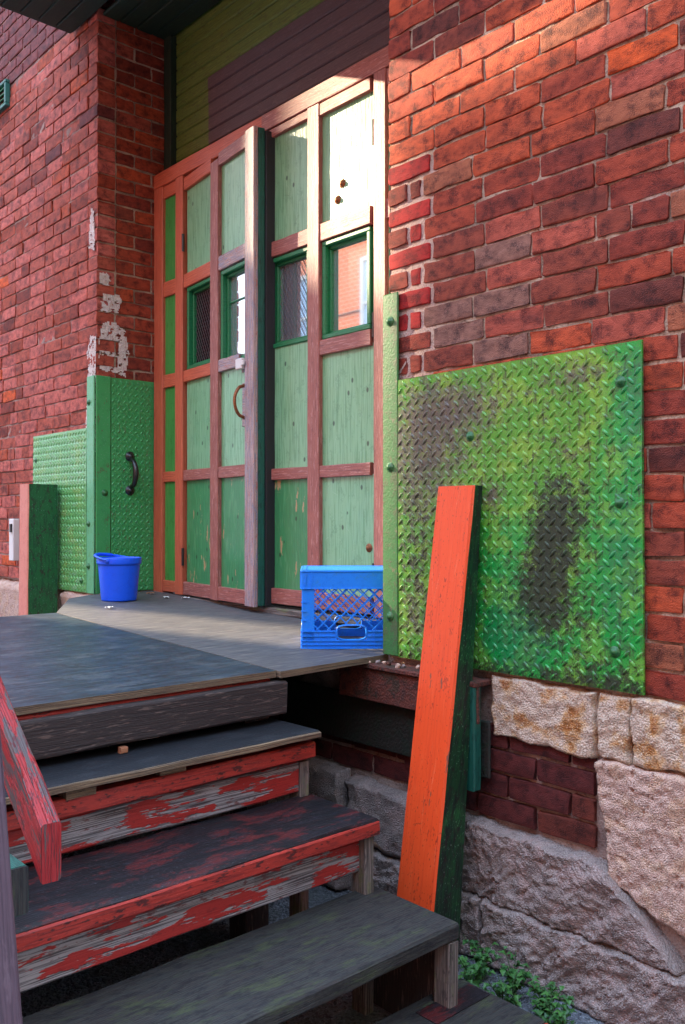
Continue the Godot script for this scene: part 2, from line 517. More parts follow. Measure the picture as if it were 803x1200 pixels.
	mat("red_post", paint(W, W, rgb(236, 82, 36), [[grain, 0.5, 0.8, 0.3, rgb(206, 62, 32)], [streak2, 0.6, 0.8, 0.3, rgb(244, 106, 60)], [mid2, 0.74, 0.84, 0.6, rgb(150, 48, 32)], [flake, 0.80, 0.815, 0.9, rgb(120, 84, 66)], [scratches(W, W, 40, 90, 21, 0.5), 0.3, 1.0, 0.7, rgb(246, 190, 160)], [scratches(W, W, 50, 60, 22, 0.3), 0.3, 1.0, 0.7, rgb(96, 34, 26)], [fine2, 0.78, 0.86, 0.6, rgb(90, 30, 24)]]), 0.42, wood_h, 0.12, Vector3(0.8, 1.6, 1))
	mat("salmon_post", paint(W, W, rgb(214, 132, 112), [[mid, 0.5, 0.75, 0.4, rgb(190, 104, 88)], [fine2, 0.74, 0.84, 0.6, rgb(240, 200, 180)]]), 0.6, wood_h, 0.1, Vector3(1.0, 1.4, 1))
	# --- greens
	mat("green_dark", paint(W, W, rgb(16, 60, 32), [[streak2, 0.42, 0.7, 0.8, rgb(14, 26, 20)], [mid, 0.56, 0.78, 0.8, rgb(34, 18, 20)], [big2, 0.62, 0.8, 0.6, rgb(34, 104, 44)], [fine2, 0.76, 0.84, 0.7, rgb(180, 190, 180)]]), 0.5, wood_h, 0.25, Vector3(1.0, 1.6, 1))
	mat("green_post", paint(W, W, rgb(24, 96, 50), [[streak2, 0.45, 0.75, 0.6, rgb(18, 60, 34)], [mid, 0.6, 0.8, 0.7, rgb(60, 30, 28)], [fine2, 0.76, 0.84, 0.7, rgb(180, 190, 180)]]), 0.5, wood_h, 0.25, Vector3(1.0, 1.6, 1))
	mat("green_trim", paint(W, W, rgb(30, 118, 70), [[mid, 0.6, 0.75, 0.5, rgb(20, 74, 48)], [grain, 0.66, 0.8, 0.4, rgb(110, 160, 110)]]), 0.4, wood_h, 0.1, Vector3(1.2, 4.0, 1))
	mat("teal_board", paint(W, W, rgb(18, 84, 70), [[mid, 0.55, 0.75, 0.6, rgb(10, 46, 40)], [grain, 0.6, 0.8, 0.4, rgb(40, 120, 96)]]), 0.5, wood_h, 0.2, Vector3(1.2, 4.0, 1))
	var dents := noise_bytes(51, 0.009, W, W, 2, FastNoiseLite.TYPE_CELLULAR)
	# door sheets: old gloss paint over rotary-cut ply: vertical grain (u runs up), scuffs and chips
	var door_h := grey(W, W, mixed(grain, streak, 0.6, 0.4))
	var panel_layers := [[grain, 0.5, 0.78, 0.4, rgb(58, 118, 72)], [streak, 0.56, 0.76, 0.35, rgb(120, 176, 124)], [mid2, 0.6, 0.85, 0.35, rgb(70, 120, 84)], [grain2, 0.72, 0.84, 0.4, rgb(50, 92, 62)]]
	mat("door_green", paint(W, W, rgb(132, 184, 138), panel_layers + [[dents, 0.06, 0.03, 0.8, rgb(40, 70, 50)], [scratches(W, W, 30, 90, 41, 0.4), 0.3, 1.0, 0.5, rgb(54, 96, 66)], [scratches(W, W, 40, 60, 42, 1.2), 0.3, 1.0, 0.5, rgb(190, 214, 190)]]), 0.3, door_h, 0.12, Vector3(1.0, 1.6, 1), "uv", Color.WHITE, 0.6)  # pale base has the sky's sheen on the panels painted in
	mat("door_green_chipped_no_sheen", paint(W, W, rgb(62, 138, 84), panel_layers + [[flake, 0.72, 0.74, 0.8, rgb(206, 150, 110)], [dents, 0.06, 0.03, 0.8, rgb(40, 64, 40)], [scratches(W, W, 60, 90, 43, 0.8), 0.3, 1.0, 0.6, rgb(196, 170, 140)]]), 0.34, door_h, 0.15, Vector3(1.0, 1.6, 1), "uv", Color.WHITE, 0.55)  # deeper base paints lower panels without that sheen; chips are wear
	mat("door_lime", paint(W, W, rgb(66, 146, 66), [[grain, 0.5, 0.78, 0.3, rgb(42, 110, 46)], [streak, 0.6, 0.8, 0.3, rgb(108, 172, 92)], [mid2, 0.66, 0.78, 0.4, rgb(40, 96, 30)]]), 0.38, door_h, 0.12, Vector3(1.0, 1.6, 1))
	mat("siding_green", paint(W, W, rgb(92, 116, 46), [[grain, 0.5, 0.75, 0.45, rgb(60, 78, 32)], [mid, 0.58, 0.76, 0.5, rgb(70, 76, 36)], [streak2, 0.66, 0.8, 0.4, rgb(132, 146, 74)]]), 0.6, wood_h, 0.2, Vector3(1.0, 3.0, 1))
	mat("siding_plum", paint(W, W, rgb(88, 72, 76), [[grain, 0.5, 0.75, 0.4, rgb(60, 48, 52)], [mid, 0.6, 0.76, 0.5, rgb(108, 92, 94)], [fine2, 0.76, 0.84, 0.7, rgb(36, 28, 30)]]), 0.6, wood_h, 0.2, Vector3(1.0, 3.0, 1))
	# salmon trim: pinkish brown paint rubbed thin over the grain
	mat("trim_pink", paint(W, W, rgb(164, 98, 84), [[grain, 0.48, 0.72, 0.6, rgb(136, 74, 70)], [streak2, 0.58, 0.72, 0.5, rgb(206, 160, 150)], [grain2, 0.62, 0.76, 0.6, rgb(94, 52, 52)], [mid, 0.66, 0.78, 0.4, rgb(112, 64, 58)], [fine2, 0.76, 0.82, 0.7, rgb(62, 36, 36)]]), 0.5, wood_h, 0.22, Vector3(1.1, 3.4, 1))
	mat("trim_bounce_lit", paint(W, W, rgb(196, 98, 66), [[grain, 0.5, 0.74, 0.5, rgb(158, 70, 50)], [streak2, 0.62, 0.78, 0.4, rgb(214, 134, 104)], [grain2, 0.66, 0.8, 0.5, rgb(110, 48, 38)]]), 0.5, wood_h, 0.2, Vector3(1.1, 3.4, 1))  # same trim with warm bounce light at the left painted in
	mat("trim_worn", paint(W, W, rgb(184, 156, 148), [[grain, 0.46, 0.7, 0.6, rgb(150, 112, 112)], [streak2, 0.5, 0.66, 0.7, rgb(128, 136, 156)], [grain2, 0.6, 0.74, 0.6, rgb(84, 64, 70)], [mid, 0.62, 0.76, 0.6, rgb(176, 96, 88)], [fine2, 0.72, 0.8, 0.8, rgb(60, 48, 54)]]), 0.5, wood_h, 0.25, Vector3(1.1, 3.4, 1))
	# --- tread plates, uv 0..1 across the plate from its upper left
	var pw := 1024
	var g1 := noise_bytes(61, 0.02, pw, pw, 6, FastNoiseLite.TYPE_SIMPLEX_SMOOTH, 1, 0.68)
	var g2 := noise_bytes(62, 0.13, pw, pw, 3)
	g1 = mixed(g1, g2, 0.8, 0.45, -32.0)
	var big_p := noise_bytes(63, 0.006, pw, pw, 5)
	var worn := mixed(patches(pw, pw, [[0.14, 0.25, 0.3, 0.26, 0.42], [0.3, 0.12, 0.3, 0.1, 0.25], [0.78, 0.07, 0.14, 0.06, 0.36], [0.1, 0.6, 0.12, 0.3, 0.2], [0.44, 0.43, 0.06, 0.05, 0.34], [0.74, 0.3, 0.1, 0.06, 0.25], [0.08, 0.85, 0.1, 0.15, 0.26]]), g1, 1.0, 0.55)
	var soil := mixed(patches(pw, pw, [[0.67, 0.6, 0.09, 0.22, 0.55], [0.62, 0.76, 0.13, 0.14, 0.45], [0.76, 0.48, 0.1, 0.12, 0.35], [0.08, 0.6, 0.1, 0.3, 0.28], [0.5, 0.99, 0.6, 0.04, 0.36], [0.9, 0.96, 0.14, 0.06, 0.3], [0.8, 0.8, 0.05, 0.1, 0.22]]), g1, 0.9, 0.85, -24.0)
	var teal := mixed(patches(pw, pw, [[0.48, 0.72, 0.17, 0.3, 0.6], [0.56, 0.92, 0.2, 0.12, 0.4], [0.95, 0.4, 0.12, 0.5, 0.5], [0.88, 0.7, 0.16, 0.25, 0.4], [0.98, 0.1, 0.08, 0.2, 0.4], [0.75, 0.9, 0.3, 0.1, 0.2]]), g1, 1.0, 0.5)
	var down := noise_bytes(64, 0.05, pw, pw, 4, FastNoiseLite.TYPE_SIMPLEX_SMOOTH, 8)
	var runs := PackedByteArray()
	runs.resize(pw * pw)
	for y in pw:
		for x in pw:
			runs[y * pw + x] = down[x * pw + y]
	runs = mixed(runs, g1, 0.8, 0.5, -36.0)
	var plate_tex := paint(pw, pw, rgb(80, 156, 46), [
		[teal, 0.36, 0.72, 0.95, rgb(22, 156, 66)], [g1, 0.45, 0.75, 0.6, rgb(122, 138, 44)], [big_p, 0.5, 0.7, 0.5, rgb(150, 182, 62)], [worn, 0.42, 0.74, 0.85, rgb(104, 92, 86)], [worn, 0.66, 0.82, 0.5, rgb(70, 54, 56)],
		[runs, 0.5, 0.82, 0.6, rgb(60, 92, 34)], [runs, 0.7, 0.9, 0.6, rgb(48, 46, 30)], [soil, 0.42, 0.86, 0.9, rgb(30, 36, 20)], [g2, 0.66, 0.8, 0.55, rgb(52, 60, 26)], [g2, 0.30, 0.2, 0.4, rgb(150, 190, 84)], [teal, 0.8, 0.95, 0.4, rgb(12, 112, 84)], [scratches(pw, pw, 90, 90, 8, 1.5), 0.3, 1.0, 0.6, rgb(176, 190, 150)]])
	var plate_rough := grey(pw, pw, mixed(soil, g1, 0.5, 0.25, 10.0))
	var pm := mat("plate_lime", plate_tex, 1.0, grey(pw, pw, g2), 0.04, Vector3.ONE, "uv", Color.WHITE, 0.55)
	pm.roughness_texture = plate_rough
	mat("plate_pale", paint(W, W, rgb(100, 172, 96), [[mid, 0.52, 0.75, 0.4, rgb(96, 156, 82)], [streak, 0.58, 0.75, 0.4, rgb(150, 190, 160)], [fine, 0.64, 0.78, 0.5, rgb(70, 100, 60)], [big, 0.6, 0.75, 0.4, rgb(150, 176, 84)]]), 0.3, rough_tex, 0.03, Vector3.ONE * 1.0, "uv", Color.WHITE, 0.6)
	mat("plate_dark", paint(W, W, rgb(64, 156, 86), [[mid, 0.52, 0.8, 0.5, rgb(52, 134, 72)], [fine2, 0.72, 0.82, 0.7, rgb(150, 160, 140)], [mid2, 0.74, 0.82, 0.7, rgb(110, 70, 52)]]), 0.35, rough_tex, 0.03, Vector3.ONE, "uv", Color.WHITE, 0.5)
	mat("strip_green", paint(W, W, rgb(56, 118, 58), [[mid, 0.56, 0.68, 0.8, rgb(60, 104, 52)], [mid2, 0.7, 0.78, 0.7, rgb(140, 112, 92)], [big, 0.58, 0.7, 0.7, rgb(84, 92, 60)], [fine2, 0.72, 0.8, 0.7, rgb(56, 50, 40)]]), 0.45, rough_tex, 0.08, Vector3(2.0, 2.0, 1), "own", Color.WHITE, 0.5)
	mat("strip_pale", paint(W, W, rgb(100, 176, 122), [[mid, 0.6, 0.72, 0.7, rgb(90, 150, 90)], [fine2, 0.74, 0.82, 0.7, rgb(70, 70, 60)]]), 0.4, rough_tex, 0.05, Vector3.ONE * 2.0, "own")
	mat("rust", paint(W, W, rgb(96, 48, 36), [[mid, 0.45, 0.7, 0.7, rgb(52, 30, 28)], [fine, 0.6, 0.76, 0.7, rgb(130, 66, 44)], [big, 0.58, 0.7, 0.5, rgb(28, 40, 26)]]), 0.85, rough_tex, 0.5, Vector3.ONE * 2.0, "world")
	mat("steel_dark", paint(W, W, rgb(34, 34, 28), [[mid, 0.45, 0.7, 0.7, rgb(20, 42, 26)], [fine, 0.6, 0.76, 0.6, rgb(56, 34, 28)]]), 0.7, rough_tex, 0.3, Vector3.ONE * 1.5, "world")
	# --- plain finishes
	mat("bolt_green", null, 0.4, null, 0, Vector3.ONE, "uv", rgb(44, 104, 52))
	mat("black_iron", null, 0.35, null, 0, Vector3.ONE, "uv", rgb(20, 20, 22), 0.6)
	var brass := mat("rusty_brass", paint(W, W, rgb(150, 92, 52), [[mid, 0.45, 0.7, 0.8, rgb(84, 46, 30)]]), 0.45, rough_tex, 0.1, Vector3.ONE * 6.0, "own")
	brass.metallic = 0.5
	mat("crate_blue", paint(W, W, rgb(24, 132, 238), [[mid, 0.5, 0.8, 0.3, rgb(16, 104, 212)], [fine2, 0.76, 0.86, 0.5, rgb(150, 196, 240)], [scratches(W, W, 120, 70, 5, 1.5), 0.3, 1.0, 0.6, rgb(150, 200, 245)], [big, 0.62, 0.85, 0.35, rgb(90, 130, 180)]]), 0.38, rough_tex, 0.04, Vector3.ONE * 3.0, "own", Color.WHITE, 0.5)
	mat("bucket_blue", paint(W, W, rgb(18, 92, 240), [[scratches(W, W, 80, 60, 6, 1.5), 0.3, 1.0, 0.4, rgb(110, 160, 245)], [fine2, 0.76, 0.86, 0.4, rgb(120, 150, 210)], [mid, 0.55, 0.8, 0.25, rgb(10, 58, 196)], [streak, 0.7, 0.85, 0.25, rgb(70, 120, 236)]]), 0.34, rough_tex, 0.03, Vector3.ONE * 3.0, "own", Color.WHITE, 0.5)
	mat("white_card", null, 0.7, null, 0, Vector3.ONE, "uv", rgb(222, 218, 210))
	mat("gap_black", null, 0.6, null, 0, Vector3.ONE, "uv", rgb(28, 30, 32))
	mat("soffit_green", paint(W, W, rgb(26, 46, 30), [[grain, 0.5, 0.75, 0.5, rgb(14, 26, 18)], [mid, 0.62, 0.76, 0.4, rgb(50, 76, 44)]]), 0.7, wood_h, 0.2, Vector3(1.0, 3.0, 1))
	var glass := mat("glass_bright", null, 0.03, null, 0, Vector3.ONE, "uv", rgb(214, 222, 226))
	glass.metallic = 0.85
	var dim := mat("glass_dark", null, 0.05, null, 0, Vector3.ONE, "uv", rgb(30, 26, 28))
	dim.metallic_specular = 0.6
	mat("wire", null, 0.5, null, 0, Vector3.ONE, "uv", rgb(96, 84, 84))
	mat("leaf", null, 0.5, null, 0, Vector3.ONE, "uv", rgb(44, 104, 46))
	mats["leaf"].albedo_color = Color.WHITE
	mats["leaf"].vertex_color_use_as_albedo = true
	mats["leaf"].backlight_enabled = true
	mats["leaf"].backlight = Color(0.15, 0.3, 0.1)
	mat("stem", null, 0.7, null, 0, Vector3.ONE, "uv", rgb(50, 76, 38))
	# --- the far side of the street
	# courses too far off to be told apart
	var far := Image.create(256, 256, false, Image.FORMAT_RGB8)
	for y in 256:
		for x in 256:
			var row := y / 16
			var j := y % 16 < 2 or (x + (16 if row % 2 else 0)) % 32 < 2
			var n := fine[(y * 2) * W + x * 2] / 255.0
			far.set_pixel(x, y, rgb(232, 196, 160) if j else rgb(238, 124, 66).lerp(rgb(208, 92, 48), n))
	mat("far_brick", ImageTexture.create_from_image(far), 0.9, null, 0, Vector3.ONE * 0.8, "world")  # brightened to stand in for sunlight on the mirrored facade
	mat("far_pale", paint(W, W, rgb(206, 208, 208), [[mid, 0.5, 0.8, 0.4, rgb(180, 184, 188)]]), 0.9, null, 0, Vector3.ONE * 0.5, "world")  # paleness stands in for bright sky mirrored in a door pane
	mat("far_grey", paint(W, W, rgb(122, 120, 116), [[mid, 0.5, 0.8, 0.4, rgb(98, 96, 94)]]), 0.95, null, 0, Vector3.ONE * 0.5, "world")
	mat("far_trim", null, 0.8, null, 0, Vector3.ONE, "uv", rgb(206, 198, 184))
	mat("far_band", null, 0.8, null, 0, Vector3.ONE, "uv", rgb(92, 70, 58))
	mat("far_glass", null, 0.08, null, 0, Vector3.ONE, "uv", rgb(150, 170, 185), 0.8)


# ---------------------------------------------------------------- bricks
var brick_meshes := {}

func brick_mesh(kind: String, variant: int) -> ArrayMesh:
	var key := kind + str(variant)
	if brick_meshes.has(key):
		return brick_meshes[key]
	var L: float = {"stretcher": 0.205, "header": 0.1, "closer": 0.05}[kind]
	var H := 0.061
	var D := 0.1
	var r := RandomNumberGenerator.new()
	r.seed = hash(key)
	var nx := 5 if kind == "stretcher" else 3
	var rng_y := r.randf_range(-0.012, 0.012)
	var flash := r.randf_range(0.0, 1.0)
	var cols := PackedColorArray()
	var xs := [-L / 2, -L / 2 + 0.0045]
	for i in range(1, nx - 1):
		xs.append(-L / 2 + L * i / (nx - 1.0) * 1.0)
	xs.append(L / 2 - 0.0045)
	xs.append(L / 2)
	var ys := [-H / 2, -H / 2 + 0.004, rng_y, H / 2 - 0.004, H / 2]
	var pts := PackedVector3Array()
	var chip := Vector2(r.randf_range(-1, 1), r.randf_range(-1, 1))
	for j in ys.size():
		for i in xs.size():
			var e := (1 if i == 0 or i == xs.size() - 1 else 0) + (1 if j == 0 or j == ys.size() - 1 else 0)
			var z := [0.0, -0.0013, -0.0035][e] as float
			z += r.randfn(0, 0.0011)
			if e and r.randf() < 0.16:
				z -= r.randf() * 0.005
			var x: float = xs[i]
			var y: float = ys[j]
			if e:
				x += r.randfn(0, 0.0016)
				y += r.randfn(0, 0.0014)
			if e == 2:
				x *= 0.985
				y *= 0.95
			if e == 2 and chip.x * x > 0 and chip.y * y > 0 and variant % 3 == 0:
				z -= 0.012
			pts.append(Vector3(x, y, z))
			var burn := clampf((r.randf_range(0.25, 1.0) if j == 2 else r.randf_range(-0.2, 0.6)) * flash * (0.0 if e == 2 else 1.0), 0, 1)
			if e == 1:
				burn *= 0.35
			cols.append(Color(1.1, 1.1, 1.08).lerp(Color(0.36, 0.36, 0.44), burn))
	var m := MB.new()
	var nxx := xs.size() - 1
	var nyy := ys.size() - 1
	m.sheet(nxx, nyy, pts, cols)
	# sides, back to the wall
	var rim := []
	for i in nxx:
		rim.append([i, i + 1])
	for j in nyy:
		rim.append([j * (nxx + 1) + nxx, (j + 1) * (nxx + 1) + nxx])
	for i in nxx:
		rim.append([nyy * (nxx + 1) + nxx - i, nyy * (nxx + 1) + nxx - i - 1])
	for j in nyy:
		rim.append([(nyy - j) * (nxx + 1), (nyy - j - 1) * (nxx + 1)])
	for e in rim:
		var a := pts[e[0]]
		var b := pts[e[1]]
		m.quad(Vector3(a.x, a.y, -D), Vector3(b.x, b.y, -D), b, a)
	brick_meshes[key] = m.build()
	return brick_meshes[key]


func pick(weights: Dictionary) -> String:
	var t := 0.0
	for k in weights:
		t += weights[k]
	var r := rng.randf() * t
	for k in weights:
		r -= weights[k]
		if r <= 0:
			return k
	return weights.keys()[0]


# sets one brick as a child; x0..x1 along the wall, y its bottom. face: the wall's frame (x along, y up, z out)
func lay(parent: Node3D, face: Transform3D, x0: float, x1: float, y: float, h: float, colour: String, proud := 0.0, keep: Array = []) -> void:
	var L := x1 - x0
	var kind := "stretcher" if L > 0.14 else ("header" if L > 0.07 else "closer")
	var base: float = {"stretcher": 0.205, "header": 0.1, "closer": 0.05}[kind]
	var t := face * Transform3D(Basis.from_scale(Vector3(L / base, h / 0.061, 1.0)) * Basis(Vector3(0, 0, 1), rng.randfn(0, 0.006)), Vector3((x0 + x1) / 2, y + h / 2, proud + rng.randfn(0, 0.0012)))
	var o := part(parent, "brick", brick_mesh(kind, rng.randi() % 14), mats["brick_" + colour], t)
	keep.append(o)


# joins bricks into one mesh for the far stretches of a wall that the photograph does not show
func lay_field(parent: Node3D, face: Transform3D, x0: float, x1: float, y0: float, y1: float, course: float, colour: String) -> void:
	var st := SurfaceTool.new()
	st.begin(Mesh.PRIMITIVE_TRIANGLES)
	var row := 0
	var y := y0
	while y < y1 - 0.02:
		var x := x0 - (0.1 if row % 2 else 0.0)
		while x < x1 - 0.03:
			var a := maxf(x, x0)
			var b := minf(x + 0.205, x1)
			if b - a > 0.03:
				var kind := "stretcher" if b - a > 0.14 else ("header" if b - a > 0.07 else "closer")
				var base: float = {"stretcher": 0.205, "header": 0.1, "closer": 0.05}[kind]
				st.append_from(brick_mesh(kind, rng.randi() % 8), 0, Transform3D(Basis.from_scale(Vector3((b - a) / base, (course - 0.011) / 0.061, 1)), Vector3((a + b) / 2, y + course / 2, rng.randfn(0, 0.001))))
			x += 0.215
		row += 1
		y += course
	var o := part(parent, "brick_field", st.commit(), mats["brick_" + colour], face)
	o.set_meta("kind", "stuff")


# the bed of mortar behind the bricks
func mortar_bed(parent: Node3D, face: Transform3D, x0: float, x1: float, y0: float, y1: float, cell: float, tone: Callable, back := -0.0075) -> void:
	var f := FastNoiseLite.new()
	f.seed = 77
	f.frequency = 9.0
	var nx := maxi(2, int((x1 - x0) / cell))
	var ny := maxi(2, int((y1 - y0) / cell))
	var pts := PackedVector3Array()
	var cols := PackedColorArray()
	for j in ny + 1:
		for i in nx + 1:
			var x := lerpf(x0, x1, float(i) / nx)
			var y := lerpf(y0, y1, float(j) / ny)
			pts.append(Vector3(x, y, back + f.get_noise_2d(x * 4.0, y * 4.0) * 0.005))
			cols.append(tone.call(x, y, f.get_noise_2d(x * 0.7 + 5.0, y * 0.7)))
	var m := MB.new()
	m.sheet(nx, ny, pts, cols)
	part(parent, "mortar_bed", m.build(), mats["mortar"], face)


func box_mesh(size: Vector3, ch := 0.0) -> ArrayMesh:
	var m := MB.new()
	m.box(Transform3D.IDENTITY, size, ch)
	return m.build()


# ---------------------------------------------------------------- tread plate
func tread_plate(w: float, h: float, thick: float, pitch := 0.0375, rise := 0.005) -> ArrayMesh:
	# lies in x 0..w, y 0..h, face at z = thick; uv 0..1 from the upper left
	var m := MB.new()
	var n := 24
	var pts := PackedVector3Array()
	var uvs := PackedVector2Array()
	var f := FastNoiseLite.new()
	f.seed = 5
	f.frequency = 1.4
	for j in n + 1:
		for i in n + 1:
			var x := w * i / n
			var y := h * j / n
			pts.append(Vector3(x, y, thick + f.get_noise_2d(x, y) * 0.003))
			uvs.append(Vector2(x / w, 1.0 - y / h))
	m.sheet(n, n, pts, PackedColorArray(), uvs)
	for s in [[Vector3(0, 0, 0), Vector3(w, 0, 0)], [Vector3(w, 0, 0), Vector3(w, h, 0)], [Vector3(w, h, 0), Vector3(0, h, 0)], [Vector3(0, h, 0), Vector3(0, 0, 0)]]:
		var a: Vector3 = s[0]
		var b: Vector3 = s[1]
		var lift := Vector3(0, 0, thick)
		m.quad(a, b, b + lift, a + lift, Color.WHITE, Vector2(a.x / w, 1 - a.y / h), Vector2(b.x / w, 1 - b.y / h), Vector2(b.x / w, 1 - b.y / h), Vector2(a.x / w, 1 - a.y / h))
	var half := 0.0165
	var wide := 0.0062
	var py := pitch * 1.16
	var row := 0
	var y := 0.012
	while y < h - 0.008:
		var x := 0.010 + (pitch * 0.5 if row % 2 else 0.0)
		var lean := 1.0 if row % 2 == 0 else -1.0
		while x < w - 0.008:
			var d := Vector2(cos(0.82), sin(0.82) * lean)
			var q := Vector2(-d.y, d.x)
			var at0 := Vector2(x, y)
			var z0 := thick + f.get_noise_2d(x, y) * 0.003
			var k := m.v.size()
			# a lens-shaped lug: rim of eight, crown of three
			var ring := [[-1.0, 0.0], [-0.62, -0.72], [0.0, -1.0], [0.62, -0.72], [1.0, 0.0], [0.62, 0.72], [0.0, 1.0], [-0.62, 0.72]]
			for r in ring:
				var p: Vector2 = at0 + d * (half * r[0]) + q * (wide * r[1])
				p = p.clamp(Vector2(0.001, 0.001), Vector2(w - 0.001, h - 0.001))
				m.v.append(Vector3(p.x, p.y, z0 - 0.0003))
				m.n.append(Vector3(d.x * r[0] * 0.6 + q.x * r[1], d.y * r[0] * 0.6 + q.y * r[1], 0.45).normalized())
				m.uv.append(Vector2(p.x / w, 1 - p.y / h))
				m.c.append(Color.WHITE)
			for r in [-0.5, 0.0, 0.5]:
				var p: Vector2 = at0 + d * (half * r)
				p = p.clamp(Vector2(0.001, 0.001), Vector2(w - 0.001, h - 0.001))
				m.v.append(Vector3(p.x, p.y, z0 + rise * (1.0 if r == 0.0 else 0.8)))
				m.n.append(Vector3(d.x * r * 0.3, d.y * r * 0.3, 1).normalized())
				m.uv.append(Vector2(p.x / w, 1 - p.y / h))
				m.c.append(Color.WHITE)
			for t in [[0, 1, 8], [1, 2, 9], [1, 9, 8], [2, 3, 9], [3, 10, 9], [3, 4, 10], [4, 5, 10], [5, 6, 9], [5, 9, 10], [6, 7, 9], [7, 8, 9], [7, 0, 8]]:
				m.idx.append(k + t[0])
				m.idx.append(k + t[2])
				m.idx.append(k + t[1])
			x += pitch
		row += 1
		y += py * 0.5
	return m.build()


func bolt_mesh(r: float) -> ArrayMesh:
	var m := MB.new()
	m.lathe([Vector2(r * 1.5, 0.0), Vector2(r * 1.5, r * 0.2), Vector2(r, r * 0.3), Vector2(r * 0.95, r * 0.6), Vector2(r * 0.65, r * 0.95), Vector2(0.0, r * 1.08)], 12)
	return m.build()


var OUT := Basis(Vector3(1, 0, 0), Vector3(0, 0, 1), Vector3(0, -1, 0))        # a lathe's y turned to +z
var TO_RIGHT := Basis(Vector3(0, -1, 0), Vector3(1, 0, 0), Vector3(0, 0, 1))   # a lathe's y turned to +x


# ---------------------------------------------------------------- rough stone block
# corners: lower left, lower right, upper right, upper left as (x, y) on the wall
func stone_block(c4: Array, z: float, amp: float, seed_: int, edge := 0.02, cell := 0.012, pitted := 0.0) -> ArrayMesh:
	var ce := FastNoiseLite.new()
	ce.seed = seed_ + 4
	ce.noise_type = FastNoiseLite.TYPE_CELLULAR
	ce.cellular_return_type = FastNoiseLite.RETURN_DISTANCE
	ce.frequency = 24.0
	var f := FastNoiseLite.new()
	f.seed = seed_
	f.frequency = 3.2
	f.fractal_type = FastNoiseLite.FRACTAL_RIDGED
	f.fractal_octaves = 6
	f.fractal_gain = 0.6
	f.domain_warp_enabled = true
	f.domain_warp_amplitude = 0.12
	f.domain_warp_frequency = 2.5
	var g := FastNoiseLite.new()
	g.seed = seed_ + 50
	g.frequency = 26.0
	g.fractal_octaves = 4
	var wob := FastNoiseLite.new()
	wob.seed = seed_ + 9
	wob.frequency = 9.0
	var wx: float = c4[0].distance_to(c4[1])
	var hy: float = c4[0].distance_to(c4[3])
	var nx := maxi(6, int(wx / cell))
	var ny := maxi(6, int(hy / cell))
	var pts := PackedVector3Array()
	for j in ny + 1:
		for i in nx + 1:
			var u := float(i) / nx
			var w := float(j) / ny
			var p: Vector2 = c4[0].lerp(c4[1], u).lerp(c4[3].lerp(c4[2], u), w)
			p += Vector2(wob.get_noise_2d(p.x, p.y), wob.get_noise_2d(p.y + 7.0, p.x)) * 0.012
			var e := minf(minf(u, 1.0 - u) * wx, minf(w, 1.0 - w) * hy)
			var round_ := 1.0 - pow(1.0 - clampf(e / edge, 0.0, 1.0), 2.0)
			var rel := (f.get_noise_3d(p.x, p.y * 1.6 - p.x * 0.9, 0.0) * 0.5 + 0.5) * amp + g.get_noise_2d(p.x, p.y) * 0.006
			if pitted > 0.0 and f.get_noise_2d(p.x * 0.4, p.y * 0.4) > -0.1:
				rel -= pitted * (1.0 - smoothstep(-0.93, -0.7, ce.get_noise_2d(p.x, p.y + g.get_noise_2d(p.x, p.y) * 0.01)))
			pts.append(Vector3(p.x, p.y, lerpf(z - 0.025, z + rel, round_)))
	var m := MB.new()
	m.sheet(nx, ny, pts)
	return m.build()


# ---------------------------------------------------------------- camera, sky, sun
func set_view() -> void:
	var cam := Camera3D.new()
	cam.name = "camera"
	add_child(cam)
	cam.position = Vector3(0, 1.33, 2.14)
	cam.rotation = Vector3(atan(7.0 / 1049.0), deg_to_rad(48.09), 0)
	cam.fov = 59.54
	cam.near = 0.05
	cam.far = 400.0
	cam.current = true
	var sky := ProceduralSkyMaterial.new()
	sky.sky_top_color = Color(0.60, 0.68, 0.80)
	sky.sky_horizon_color = Color(0.93, 0.93, 0.93)
	sky.sky_curve = 0.18
	sky.ground_bottom_color = Color(0.16, 0.15, 0.14)
	sky.ground_horizon_color = Color(0.5, 0.5, 0.5)
	sky.sky_energy_multiplier = 1.5
	var env := Environment.new()
	env.background_mode = Environment.BG_SKY
	env.sky = Sky.new()
	env.sky.sky_material = sky
	env.tonemap_mode = Environment.TONE_MAPPER_LINEAR
	env.tonemap_exposure = 3.9
	env.sdfgi_enabled = true
	env.ssao_enabled = true
	env.ssil_enabled = true
	var we := WorldEnvironment.new()
	we.environment = env
	add_child(we)
	# low sun down the street from the left: it reaches the dock only through gaps shaped in the off-screen blocks
	var sun := DirectionalLight3D.new()
	sun.name = "sun"
	add_child(sun)
	sun.light_color = Color(1.0, 0.9, 0.76)
	sun.light_energy = 1.6
	sun.light_angular_distance = 0.35
	sun.shadow_enabled = true
	var e := deg_to_rad(22.0)
	var to_sun := Vector3(-0.925 * cos(e), sin(e), 0.379 * cos(e))
	sun.look_at_from_position(to_sun * 50.0, Vector3.ZERO)


